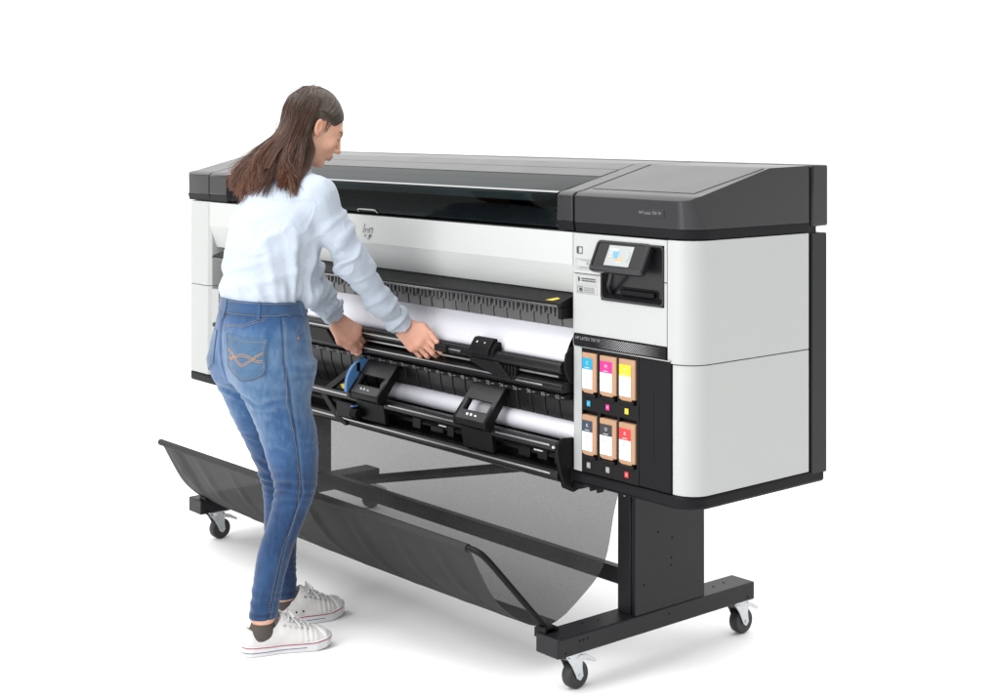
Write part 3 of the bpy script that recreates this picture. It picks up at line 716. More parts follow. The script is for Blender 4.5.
def smin(a, b, k): h = np.clip(.5 + .5 * (b - a) / k, 0, 1); return b + (a - b) * h - k * h * (1 - h)
def smax(a, b, k): return -smin(-a, -b, k)
def sph(p, c, r): return np.linalg.norm(p - np.asarray(c), axis=1) - r
def ell(p, c, rad):
    q = (p - np.asarray(c)); rad = np.asarray(rad, float)
    k0 = np.linalg.norm(q / rad, axis=1); k1 = np.linalg.norm(q / rad ** 2, axis=1)
    return k0 * (k0 - 1) / np.maximum(k1, 1e-9)
def cone(p, a, b, ra, rb):
    a = np.asarray(a, float); b = np.asarray(b, float); ab = b - a
    t = np.clip(((p - a) @ ab) / (ab @ ab), 0, 1)
    return np.linalg.norm(p - a - t[:, None] * ab, axis=1) - (ra + (rb - ra) * t)
def chain(p, pts, rad, k=.02):
    d = None
    for i in range(len(pts) - 1):
        e = cone(p, pts[i], pts[i+1], rad[i], rad[i+1]); d = e if d is None else smin(d, e, k)
    return d
def loft(p, T, zpad=0.):
    """stack of ellipses: rows z, right, forward, half width, half depth"""
    T = np.asarray(T, float); T = T[np.argsort(T[:, 0])]
    zs = T[:, 0]; z = np.clip(p[:, 2], zs[0], zs[-1])
    # smooth interpolation of every column
    i = np.clip(np.searchsorted(zs, z) - 1, 0, len(zs) - 2); h = zs[i+1] - zs[i]; t = (z - zs[i]) / h
    h0 = 2*t**3 - 3*t**2 + 1; h1 = (t**3 - 2*t**2 + t) * h; h2 = 1 - h0; h3 = (t**3 - t**2) * h
    def ip(c):
        m = np.gradient(T[:, c], zs)
        return h0 * T[i, c] + h1 * m[i] + h2 * T[i+1, c] + h3 * m[i+1]
    a = ip(3); b_ = ip(4); x = p[:, 0] - ip(1); y = p[:, 1] - ip(2)
    k0 = np.sqrt((x / a) ** 2 + (y / b_) ** 2); k1 = np.sqrt((x / a ** 2) ** 2 + (y / b_ ** 2) ** 2)
    d = k0 * (k0 - 1) / np.maximum(k1, 1e-9); d = np.where(k0 < .15, -np.minimum(a, b_) * .9, d)
    dz = np.maximum(zs[0] - p[:, 2], p[:, 2] - zs[-1])
    return np.where(dz > 0, np.sqrt(np.maximum(d, 0) ** 2 + dz ** 2), np.maximum(d, dz))

def hash3(i, j, k, s):
    n = (i * 374761393 + j * 668265263 + k * 1274126177 + s * 974711) & 0xffffffff
    n = ((n ^ (n >> 13)) * 1274126177) & 0xffffffff
    return ((n ^ (n >> 16)) & 0xffff) / 65535.0
def vnoise(p, s=0):
    f = np.floor(p).astype(np.int64); t = p - f; t = t * t * (3 - 2 * t); o = 0
    for a in (0, 1):
        for b_ in (0, 1):
            for c in (0, 1):
                w = (t[:, 0] if a else 1 - t[:, 0]) * (t[:, 1] if b_ else 1 - t[:, 1]) * (t[:, 2] if c else 1 - t[:, 2])
                o = o + w * hash3(f[:, 0] + a, f[:, 1] + b_, f[:, 2] + c, s)
    return o * 2 - 1
def bump_(x, c, w): return np.exp(-((x - c) / w) ** 2)

def surface(fn, lo, hi, h, blk=20, slack=1.2):
    """surface nets on the active blocks only"""
    lo = np.asarray(lo, float); hi = np.asarray(hi, float)
    n = np.ceil((hi - lo) / h).astype(int); nb = np.ceil(n / blk).astype(int)
    BI = np.stack(np.meshgrid(*[np.arange(q) for q in nb], indexing='ij'), -1).reshape(-1, 3)
    cen = lo + (BI + .5) * blk * h
    act = BI[np.abs(fn(cen)) < slack * blk * h * .87 + .012]
    g = np.arange(blk + 1); G = np.stack(np.meshgrid(g, g, g, indexing='ij'), -1).reshape(-1, 3)
    NY, NZ = int(nb[1] * blk + 2), int(nb[2] * blk + 2)
    key = lambda c: (c[:, 0].astype(np.int64) * NY + c[:, 1]) * NZ + c[:, 2]
    keys = []; verts = []; edges = []
    for bi in act:
        base = bi * blk
        v = fn(lo + (base + G) * h).reshape((blk + 1,) * 3); s = v < 0
        if s.all() or not s.any(): continue
        acc = np.zeros((blk, blk, blk, 3)); cnt = np.zeros((blk, blk, blk))
        for ax in range(3):
            o1, o2 = [q for q in range(3) if q != ax]
            for da in (0, 1):
                for db in (0, 1):
                    sl0 = [None] * 3; sl1 = [None] * 3
                    sl0[ax] = slice(0, blk); sl1[ax] = slice(1, blk + 1)
                    sl0[o1] = sl1[o1] = slice(da, blk + da); sl0[o2] = sl1[o2] = slice(db, blk + db)
                    a = v[tuple(sl0)]; c = v[tuple(sl1)]; m = (a < 0) != (c < 0)
                    t = np.where(m, a / np.where(m, a - c, 1), 0)
                    off = np.zeros(3); off[o1] = da; off[o2] = db
                    for q in range(3): acc[..., q] += np.where(m, (t if q == ax else off[q]), 0)
                    cnt += m
            # edges owned by this block
            sl0 = [slice(0, blk)] * 3; sl1 = [slice(0, blk)] * 3; sl1[ax] = slice(1, blk + 1)
            a = s[tuple(sl0)]; c = s[tuple(sl1)]
            idx = np.argwhere(a != c)
            if len(idx): edges.append(np.column_stack([idx + base, np.full(len(idx), ax), a[tuple(idx.T)]]))
        idx = np.argwhere(cnt > 0)
        keys.append(key(idx + base)); verts.append(lo + (idx + base + acc[tuple(idx.T)] / cnt[tuple(idx.T)][:, None]) * h)
    keys = np.concatenate(keys); verts = np.concatenate(verts); order = np.argsort(keys); keys = keys[order]; verts = verts[order]
    E = np.concatenate(edges); F = []
    for ax in range(3):
        e = E[E[:, 3] == ax]; o1, o2 = [(1, 2), (2, 0), (0, 1)][ax]
        c = []
        for da, db in ((0, 0), (1, 0), (1, 1), (0, 1)):
            q = e[:, :3].copy(); q[:, o1] -= da; q[:, o2] -= db; c.append(key(q))
        q = np.stack(c, 1); ii = np.searchsorted(keys, q); ii = np.clip(ii, 0, len(keys) - 1)
        ok = (keys[ii] == q).all(1); ii = ii[ok]; fl = e[ok, 4] == 1
        ii[~fl] = ii[~fl][:, ::-1]; F.append(ii)
    F = np.concatenate(F)
    return verts, F
def smooth_v(V, F, it=2, lam=.5):
    e = np.concatenate([F[:, [0, 1]], F[:, [1, 2]], F[:, [2, 3]], F[:, [3, 0]]]); e = np.unique(np.sort(e, 1), axis=0)
    for k in range(it):
        for l in (lam, -lam * 1.04):
            s = np.zeros_like(V); n = np.zeros(len(V))
            for q in range(3): s[:, q] = np.bincount(e[:, 0], V[e[:, 1], q], len(V)) + np.bincount(e[:, 1], V[e[:, 0], q], len(V))
            n = np.bincount(e[:, 0], minlength=len(V)) + np.bincount(e[:, 1], minlength=len(V))
            V = V + l * (s / n[:, None] - V)
    return V
def np_mesh(name, V, F, mat, parent, col=None, angle=180):
    me = bpy.data.meshes.new(name)
    me.vertices.add(len(V)); me.vertices.foreach_set('co', np.ascontiguousarray(V, np.float32).ravel())
    k = F.shape[1]
    me.loops.add(F.size); me.loops.foreach_set('vertex_index', np.ascontiguousarray(F, np.int32).ravel())
    me.polygons.add(len(F)); me.polygons.foreach_set('loop_start', np.arange(0, F.size, k, dtype=np.int32))
    me.update(calc_edges=True); me.validate()
    me.materials.append(mat)
    if col is not None:
        at = me.color_attributes.new('tint', 'FLOAT_COLOR', 'POINT')
        c4 = np.ones((len(V), 4), np.float32); c4[:, :3] = col; at.data.foreach_set('color', c4.ravel())
    return link(name, me, parent, angle=angle)
def sdf_obj(name, fn, lo, hi, h, mat, parent, colfn=None, it=2):
    V, F = surface(fn, lo, hi, h); V = smooth_v(V, F, it)
    return np_mesh(name, to_w(V), F, mat, parent, colfn(V) if colfn else None)
def grad(fn, p, e=.002):
    g = np.stack([fn(p + np.eye(3)[i] * e) - fn(p - np.eye(3)[i] * e) for i in range(3)], 1)
    return g / np.maximum(np.linalg.norm(g, axis=1), 1e-9)[:, None]
def stick(fn, p, off=0., it=6):
    """move points onto the surface of fn (plus an offset)"""
    p = np.array(p, float)
    for _ in range(it): p = p - grad(fn, p) * (fn(p) - off)[:, None] * .9
    return p

def tint_mat(name, rough=.6, spec=.3, var=.08, vscale=40, bump=0., bscale=500, sss=0., sheen=0., weave=None):
    m, nt, p = new_mat(name); N = nt.nodes; L = nt.links
    at = N.new('ShaderNodeVertexColor'); at.layer_name = 'tint'
    tc = N.new('ShaderNodeTexCoord'); n1 = N.new('ShaderNodeTexNoise'); n1.inputs['Scale'].default_value = vscale; n1.inputs['Detail'].default_value = 6
    L.new(tc.outputs['Object'], n1.inputs['Vector'])
    mr = N.new('ShaderNodeMapRange'); mr.inputs['From Min'].default_value = .25; mr.inputs['From Max'].default_value = .75; mr.inputs['To Min'].default_value = 1 - var; mr.inputs['To Max'].default_value = 1 + var
    L.new(n1.outputs['Fac'], mr.inputs['Value'])
    vm = N.new('ShaderNodeVectorMath'); vm.operation = 'SCALE'; L.new(at.outputs['Color'], vm.inputs[0]); L.new(mr.outputs['Result'], vm.inputs['Scale'])
    last = vm.outputs[0]
    if weave:
        sc, amt = weave
        wv = N.new('ShaderNodeTexWave'); wv.wave_type = 'BANDS'; wv.bands_direction = 'X'; wv.inputs['Scale'].default_value = sc; wv.inputs['Distortion'].default_value = 1.2
        L.new(tc.outputs['Object'], wv.inputs['Vector'])
        m2 = N.new('ShaderNodeMapRange'); m2.inputs['To Min'].default_value = 1 - amt; m2.inputs['To Max'].default_value = 1 + amt; L.new(wv.outputs['Fac'], m2.inputs['Value'])
        v2 = N.new('ShaderNodeVectorMath'); v2.operation = 'SCALE'; L.new(last, v2.inputs[0]); L.new(m2.outputs['Result'], v2.inputs['Scale']); last = v2.outputs[0]
    L.new(last, p.inputs['Base Color'])
    p.inputs['Roughness'].default_value = rough; p.inputs['Specular IOR Level'].default_value = spec
    if sss: p.inputs['Subsurface Weight'].default_value = sss; p.inputs['Subsurface Radius'].default_value = (.012, .005, .003); p.inputs['Subsurface Scale'].default_value = .6
    if sheen: p.inputs['Sheen Weight'].default_value = sheen; p.inputs['Sheen Roughness'].default_value = .5
    if bump:
        n2 = N.new('ShaderNodeTexNoise'); n2.inputs['Scale'].default_value = bscale; n2.inputs['Detail'].default_value = 3
        L.new(tc.outputs['Object'], n2.inputs['Vector']); bb = N.new('ShaderNodeBump'); bb.inputs['Strength'].default_value = bump; bb.inputs['Distance'].default_value = .001
        L.new(n2.outputs['Fac'], bb.inputs['Height']); L.new(bb.outputs['Normal'], p.inputs['Normal'])
    return m

person = thing('person', 'woman in pale blue shirt and faded jeans holding the printer bar with both hands', 'person', tuple(PO))

# ------------------------------------------------------------ skeleton (local: right, forward, up)
SH_R = (.152, .118, 1.272); EL_R = (.150, .232, 1.085); WR_R = to_l((1.464, -.072, .870))
SH_L = (-.160, .124, 1.272); EL_L = (-.225, .285, 1.045); WR_L = to_l((1.130, -.086, .853))
LEG_R = [(0.8, 0.086, 0.022, 0.09, 0.122), (0.74, 0.088, 0.02, 0.088, 0.112), (0.7, 0.089, 0.025, 0.082, 0.0975), (0.61, 0.091, 0.055, 0.0762, 0.0849), (0.525, 0.094, 0.07, 0.0656, 0.0733), (0.44, 0.096, 0.077, 0.055, 0.0608), (0.36, 0.1, 0.048, 0.0483, 0.054), (0.28, 0.104, 0.01, 0.045, 0.05), (0.2, 0.106, -0.012, 0.04, 0.044), (0.098, 0.105, -0.03, 0.0365, 0.041)]
LEG_L = [(0.8, -0.085, 0.024, 0.09, 0.12), (0.74, -0.086, 0.03, 0.088, 0.112), (0.7, -0.087, 0.039, 0.082, 0.0984), (0.61, -0.088, 0.069, 0.0762, 0.0849), (0.525, -0.088, 0.101, 0.0656, 0.0733), (0.44, -0.088, 0.125, 0.055, 0.0608), (0.36, -0.088, 0.132, 0.0483, 0.054), (0.28, -0.086, 0.128, 0.045, 0.05), (0.2, -0.082, 0.128, 0.04, 0.044), (0.08, -0.078, 0.132, 0.0365, 0.041)]
PELV = [(0.995, 0, 0.022, 0.136, 0.11), (0.975, 0, 0.024, 0.137, 0.112), (0.92, 0, 0.022, 0.154, 0.124), (0.86, 0, 0.024, 0.165, 0.131), (0.8, 0, 0.028, 0.17, 0.13), (0.745, 0, 0.026, 0.165, 0.112)]
def shrink(T, s): return [(z, x, y, a - s, b_ - s) for z, x, y, a, b_ in T]

# ------------------------------------------------------------ head
HC = np.array([.0, .193, 1.472]); HS = .90
yaw, pit = math.radians(8), math.radians(-29)
HM = np.array((Matrix.Rotation(-yaw, 3, 'Z') @ Matrix.Rotation(pit, 3, 'X') @ Matrix.Rotation(math.radians(2), 3, 'Y')))
def hl(p): return (p - HC) @ HM / HS                       # to head axes
def hw(q): return HC + HS * np.asarray(q, float) @ HM.T
def head_sdf(p):
    q = hl(p); s = q.copy(); s[:, 0] = np.abs(s[:, 0])
    d = ell(q, (0, -.012, .030), (.073, .093, .083))
    d = smin(d, ell(q, (0, .038, -.020), (.059, .056, .082)), .022)
    d = smin(d, cone(s, (.046, .004, -.055), (.012, .066, -.096), .019, .017), .022)
    d = smin(d, ell(q, (0, .070, -.097), (.019, .016, .014)), .014)                      # chin
    d = smin(d, ell(s, (.038, .062, -.030), (.019, .017, .019)), .018)                    # cheek
    d = smin(d, cone(s, (.006, .089, .020), (.040, .074, .024), .008, .007), .014)        # brow ridge
    d = smax(d, -ell(s, (.031, .098, .002), (.017, .017, .011)), .010)                    # socket
    d = smin(d, ell(s, (.031, .0755, .000), (.0125, .0125, .0115)), .003)                 # eyeball under the lid
    d = smin(d, cone(s, (.019, .086, -.001), (.043, .076, -.001), .0035, .003), .004)     # lowered lids
    nose = cone(q, (0, .089, .012), (0, .111, -.030), .0075, .0090)
    nose = smin(nose, ell(q, (0, .112, -.033), (.0105, .0105, .0085)), .006)
    nose = smin(nose, ell(s, (.0115, .101, -.037), (.0075, .010, .0075)), .006)
    nose = smax(nose, -ell(s, (.006, .107, -.044), (.0035, .0055, .004)), .003)
    d = smin(d, nose, .010)
    d = smin(d, ell(q, (0, .086, -.060), (.024, .014, .015)), .012)                       # muzzle
    lip = smin(ell(q, (0, .0965, -.0600), (.0180, .0085, .0052)), ell(q, (0, .0945, -.0695), (.0175, .0085, .0062)), .003)
    d = smin(d, lip, .004)
    d = smax(d, -ell(q, (0, .1045, -.0650), (.016, .005, .0011)), .002)
    # ear
    e = (s - np.array([.0735, -.012, -.004])) / .9; ca, sa = math.cos(.22), math.sin(.22)
    e = np.stack([e[:, 0] * .92 + e[:, 1] * .38, e[:, 1] * .92 - e[:, 0] * .38, e[:, 2]], 1)
    e = np.stack([e[:, 0], e[:, 1] * ca + e[:, 2] * sa, e[:, 2] * ca - e[:, 1] * sa], 1)
    ear = ell(e, (0, 0, 0), (.0085, .0185, .031))
    ear = smin(ear, ell(e, (-.001, .005, -.026), (.006, .010, .010)), .006)
    ear = smax(ear, -ell(e, (.0085, .001, .004), (.0065, .0115, .019)), .003)
    ear = smin(ear, ell(e, (.002, .010, -.004), (.004, .004, .008)), .003)
    d = smin(d, ear * .9, .005)
    return d * HS
NK0 = np.array([0, .108, 1.315]); NK1 = hw((0, -.020, -.055))

# ------------------------------------------------------------ hands
def finger_chain(base, d0, bend_axis, segs, angs, r0, r1):
    """list of joints of a finger that bends about bend_axis"""
    pts = [np.array(base, float)]; d = np.array(d0, float) / np.linalg.norm(d0)
    for L_, a in zip(segs, angs):
        M = np.array(Matrix.Rotation(math.radians(a), 3, Vector(bend_axis))); d = M @ d; pts.append(pts[-1] + d * L_)
    return pts, list(np.linspace(r0, r1, len(pts)))
def unit(v): v = np.asarray(v, float); return v / np.linalg.norm(v)
def make_hand(Wp, D, Nb, side, spec, thumb):
    """joints in world axes; D along the hand, Nb out of the back of the hand, T towards the thumb"""
    D = unit(D); Nb = unit(Nb - D * (Nb @ D)); T = unit(np.cross(D, Nb)) * side; k9 = .91; kl = 1.03
    out = []
    kn = []
    for k, (off, ln, fwd) in enumerate([(.027, .080, 0), (.009, .083, 0), (-.009, .079, 0), (-.026, .071, 0)]):
        kn.append(Wp + D * ln * kl + (T * off - Nb * (.002 if k in (1, 2) else .006)) * k9)
    ax = np.cross(D, -Nb)
    for k, b0 in enumerate(kn):
        segs = [L_ * kl for L_ in [(.041, .025, .020), (.045, .029, .021), (.042, .027, .021), (.033, .020, .018)][k]]
        spread = (T * [.05, .02, -.02, -.05][k])
        pts, rad = finger_chain(b0, D + spread, ax, segs, spec[k], [.0085, .0087, .0082, .0072][k], [.0064, .0066, .0062, .0055][k])
        out.append((pts, rad))
    tb = [Wp + (D * .018 + T * .024 - Nb * .006) * k9]
    for v, L_ in thumb: tb.append(tb[-1] + unit(D * v[0] + T * v[1] - Nb * v[2]) * L_ * kl)
    return dict(W=Wp, D=D, N=Nb, T=T, kn=kn, f=out, th=(tb, [.0155, .0120, .0098, .0078][:len(tb)]))
def hand_sdf(p, H):
    """p in world axes"""
    d = None
    W_, D, N_, T = H['W'], H['D'], H['N'], H['T']
    bases = [W_ + D * .008 + T * o for o in (.016, .006, -.006, -.016)]
    for b0, k in zip(bases, H['kn']):
        e = cone(p, b0, k, .0165, .0125); d = e if d is None else smin(d, e, .012)
    for i in range(3): d = smin(d, cone(p, H['kn'][i] - D * .012, H['kn'][i+1] - D * .012, .0105, .0105), .008)
    tp, tr = H['th']
    web = cone(p, tp[1], H['kn'][0] - D * .022, .0085, .0085); d = smin(d, web, .014)
    d = smin(d, chain(p, tp, tr, .006), .012)
    for k in H['kn']: d = smin(d, sph(p, k + N_ * .0035, .0085), .006)                    # knuckles
    fd = None
    for pts, rad in H['f']:
        e = chain(p, pts, rad, .003)
        for j in (1, 2): e = smin(e, sph(p, pts[j] + N_ * .0005, rad[j] * 1.04), .002)
        fd = e if fd is None else np.minimum(fd, e)
    d = smin(d, fd, .005)
    # tendons on the back of the hand
    for k in range(4): d = smin(d, cone(p, W_ + D * .02 + N_ * .0115 + T * (.006 - .004 * k), H['kn'][k] + N_ * .0085 - D * .006, .0028, .0032), .004)
    return d
WRw = to_w(WR_R); WLw = to_w(WR_L)
HAND_R = make_hand(WRw, np.array([.86, .04, -.50]), np.array([-.15, -.72, .66]), -1,
                   [(14, 40, 30), (34, 52, 38), (46, 58, 40), (54, 60, 40)],
                   [((.82, .46, -.10), .042), ((.99, .06, .02), .038), ((.99, -.10, .08), .032)])
HAND_L = make_hand(WLw, np.array([.74, .40, -.47]), np.array([-.30, -.62, .72]), 1,
                   [(44, 70, 50), (52, 70, 50), (58, 70, 50), (60, 70, 48)],
                   [((.74, .46, .20), .036), ((.95, -.05, .20), .031), ((.97, -.20, .14), .026)])
# ------------------------------------------------------------ feet
ANK_R = np.array([.105, -.030, .10]); ANK_L = np.array([-.078, .132, .088])
def foot_frame(toe_dir): d = unit(toe_dir); return d, np.array([d[1], -d[0], 0])
FD_R, FS_R = foot_frame(to_l(PO + np.array([.30, .95, 0])))
FD_L, FS_L = foot_frame(to_l(PO + np.array([.24, .97, 0])))
HEEL_R = ANK_R - FD_R * .062; HEEL_R[2] = 0
HEEL_L = ANK_L - FD_L * .062; HEEL_L[2] = 0
def fl(p, heel, D, S): q = p - heel; return np.stack([q @ S, q @ D, q[:, 2]], 1)   # foot axes: side, along from heel, up
SHOE_L = .256
def foot_sdf(p, ank, heel, D, S):
    q = fl(p, heel, D, S)
    d = cone(q, (0, .062, .098), (0, .058, .060), .0305, .026)
    d = smin(d, cone(q, (0, .042, .046), (0, .175, .038), .022, .018), .02)
    return d

# ------------------------------------------------------------ whole skin
SK_T = [(1.32,0,.112,.060,.055),(1.29,0,.105,.110,.075),(1.24,0,.092,.150,.095),(1.18,0,.078,.150,.105),(1.10,0,.056,.135,.105),(1.03,0,.030,.112,.088),(.97,0,.012,.110,.086)]
def near_box(p, lo, hi, pad=.075):
    """does this batch of points come near a box"""
    a = p.min(0); b_ = p.max(0)
    return bool(np.all(a < np.asarray(hi) + pad) and np.all(b_ > np.asarray(lo) - pad))
def span(pts, r): q = np.array(pts, float); return q.min(0) - r, q.max(0) + r
def body_sdf(p):
    far = np.full(len(p), .9); d = far
    if near_box(p, HC - .14, HC + .14): d = head_sdf(p)
    if near_box(p, *span([NK0, NK1], .05)): d = smin(d, cone(p, NK0, NK1, .050, .046), .022)
    tor = loft(p, SK_T) if near_box(p, (-.16, -.1, .97), (.16, .22, 1.32)) else far
    if near_box(p, (-.18, -.15, .74), (.18, .15, 1.0)): tor = smin(tor, loft(p, shrink(PELV, .018)), .03)
    d = smin(d, tor, .035)
    for sh, el, wr in ((SH_R, EL_R, WR_R), (SH_L, EL_L, WR_L)):
        if not near_box(p, *span([sh, el, wr, (0, .11, 1.3)], .06)): continue
        d = smin(d, cone(p, (sh[0] * .35, sh[1] - .004, 1.305), sh, .040, .038), .03)
        d = smin(d, chain(p, [np.array(sh), np.array(el), np.array(wr)], [.038, .029, .0235], .02), .02)
    lg = far
    for T in (LEG_R, LEG_L):
        q = np.array(T)[:, [1, 2, 0]]
        if near_box(p, *span(q, .12)): lg = smin(lg, loft(p, shrink(T, .008)), .01)
    d = smin(d, lg, .03)
    for a in ((ANK_R, HEEL_R, FD_R, FS_R), (ANK_L, HEEL_L, FD_L, FS_L)):
        if near_box(p, *span([a[0], a[1], a[1] + a[2] * .22], .05)): d = smin(d, foot_sdf(p, *a), .02)
    for H, wr in ((HAND_R, WR_R), (HAND_L, WR_L)):
        if near_box(p, *span([wr, to_l(H['W'] + H['D'] * .17)], .07)): d = smin(d, hand_sdf(to_w(p), H), .014)
    return d
def skin_col(V):
    c = np.tile(np.array([.54, .305, .212]), (len(V), 1))
    q = hl(V); s = q.copy(); s[:, 0] = np.abs(s[:, 0])
    nv = vnoise(V * 45, 3)[:, None]; c = c * (1 + .06 * nv)
    def mixc(w, t): 
        nonlocal c
        w = np.clip(w, 0, 1)[:, None]; c = c * (1 - w) + np.array(t) * w
    face = np.linalg.norm(q, axis=1) < .15
    mixc(.45 * bump_(np.linalg.norm(s - [.040, .068, -.030], axis=1), 0, .022), (.54, .20, .135))
    mixc(.35 * bump_(np.linalg.norm(s - [.0, .112, -.034], axis=1), 0, .014), (.53, .20, .14))
    lip = np.minimum(ell(q, (0, .0975, -.0600), (.022, .010, .0058)), ell(q, (0, .0955, -.0695), (.019, .010, .0068)))
    mixc(.85 * (lip < .001), (.36, .10, .085))
    mixc(.6 * (ell(q, (0, .1045, -.0650), (.017, .012, .0016)) < 0), (.07, .02, .018))
    br = np.minimum(cone(s, (.014, .093, .0185), (.030, .087, .0245), .0042, .0040), cone(s, (.030, .087, .0245), (.049, .070, .0195), .0038, .0018))
    mixc(.92 * np.clip(1 - br / .003, 0, 1), (.035, .022, .016))
    lash = cone(s, (.0205, .088, -.0045), (.043, .0775, -.0050), .0016, .0016)
    mixc(.9 * np.clip(1 - lash / .0022, 0, 1), (.03, .018, .014))
    mixc(.35 * np.clip(1 - ell(s, (.031, .086, .004), (.018, .016, .009)) / .004, 0, 1), (.34, .16, .11))
    mixc(.30 * ((s[:, 0] > .066) & (np.abs(q[:, 1] + .012) < .022) & (np.abs(q[:, 2] + .004) < .035)), (.57, .21, .14))
    mixc(.8 * (ell(s, (.006, .107, -.045), (.0042, .006, .0045)) < 0), (.09, .03, .025))
    pw = to_w(V)
    for H in (HAND_R, HAND_L):
        dk = np.min([np.linalg.norm(pw - k, axis=1) for k in H['kn']], axis=0)
        near = np.linalg.norm(pw - H['kn'][1], axis=1) < .17
        mixc(.55 * near * bump_(dk, 0, .016), (.54, .20, .13))
        for pts, rad in H['f']: mixc(.45 * bump_(np.linalg.norm(pw - pts[-1], axis=1), 0, .014), (.56, .21, .15)); mixc(.35 * bump_(np.linalg.norm(pw - pts[1], axis=1), 0, .009), (.46, .17, .12))
        tip = H['th'][0][-1]; mixc(.5 * bump_(np.linalg.norm(pw - tip, axis=1), 0, .016), (.60, .25, .18))
        nd = H['N'] * .0055 + H['T'] * .002
        mixc(.75 * (np.linalg.norm(pw - (tip + nd + H['D'] * .001), axis=1) < .0058), (.66, .43, .37))
        mixc(.55 * near, (.46, .225, .160))
    return c
SKIN = tint_mat('skin', .48, .35, .06, 60, bump=.15, bscale=350, sss=.12)
body = sdf_obj('body', body_sdf, (-.42, -.24, .015), (.34, .68, 1.61), .0030, SKIN, person, skin_col, it=1)

# ------------------------------------------------------------ jeans
def jeans_core(p):
    leg = smin(loft(p, LEG_R), loft(p, LEG_L), .006)
    d = smin(loft(p, PELV), leg, .028)
    # seat: two cheeks with the crease between
    s = p.copy(); s[:, 0] = np.abs(s[:, 0])
    d = smin(d, ell(s, (.068, -.020, .818), (.076, .076, .085)), .03)
    return d
def jeans_disp(p):
    ang = np.arctan2(p[:, 1] - .02, p[:, 0]); z = p[:, 2]
    R_ = p[:, 0] > .005
    cx = np.where(R_, .095, -.088); cy = np.where(R_, np.interp(z, [.1, .28, .44, .61, .8], [-.03, .01, .07, .044, .006]), np.interp(z, [.1, .28, .44, .61, .8], [.13, .128, .118, .058, .008]))
    th = np.arctan2(p[:, 1] - cy, p[:, 0] - cx)               # angle round the leg, -pi/2 is the back
    back = np.clip(.55 - .6 * np.sin(th), 0, 1)
    n1 = vnoise(p * np.array([14, 14, 20]), 1); n2 = vnoise(p * np.array([30, 30, 60]), 2); n3 = vnoise(p * np.array([9, 9, 9]), 5)
    def crease(v): return -np.abs(np.sin(v)) ** 1.0 * 1.0 + .6
    knee = np.exp(-((z - .45) / .055) ** 2); d = .0062 * knee * (.35 + .65 * back) * (crease(z * 118 + 1.6 * np.sin(th + 1) + 2.6 * n1) + .3 * n2)
    low = np.exp(-((z - .15) / .055) ** 2); d += .0030 * low * (crease(z * 120 + 1.4 * np.sin(th) + 3 * n1))
    seat = np.exp(-((z - .715) / .035) ** 2) * np.clip(-np.sin(th) + .3, 0, 1); d += .0058 * seat * crease(z * 85 + 2.2 * np.cos(th) + 2.5 * n1)
    hip = np.exp(-((z - .80) / .07) ** 2) * np.clip(np.sin(ang) + .55, 0, 1) * np.clip(1.15 - np.abs(np.sin(ang)), 0, 1); d += .0050 * hip * crease(z * 62 - 26 * p[:, 0] + 2.4 * n1)
    th_ = np.exp(-((z - .60) / .08) ** 2); d += .0026 * th_ * crease(z * 70 + 3 * n1 + th)
    d += .0016 * n3 + .0006 * n2
    # centre back seam and side seams pressed in
    d -= .0035 * np.exp(-((p[:, 0]) / .006) ** 2) * (p[:, 1] < 0) * np.clip((z - .72) / .05, 0, 1)
    sd = np.abs(th - np.where(R_, -.05, math.pi)); d -= .0018 * np.exp(-(sd * .07 / .004) ** 2) * (R_) * (z < .93)
    return d
def jeans_sdf(p):
    d = jeans_core(p)
    d = smax(d, p[:, 2] - .978, .004)
    far = np.abs(d) > .03
    dd = np.zeros(len(p)); m = ~far
    if m.any(): dd[m] = jeans_disp(p[m])
    d = d - dd
    # open hems
    for z0, cx, cy in ((.098, .105, -.030), (.080, -.078, .132)):
        q = p - np.array([cx, cy, z0]); rr = np.sqrt((q[:, 0] / .0302) ** 2 + (q[:, 1] / .0347) ** 2)
        d = np.maximum(d, -np.maximum((rr - 1) * .031, np.abs(q[:, 2] + .02) - .032))
    return d
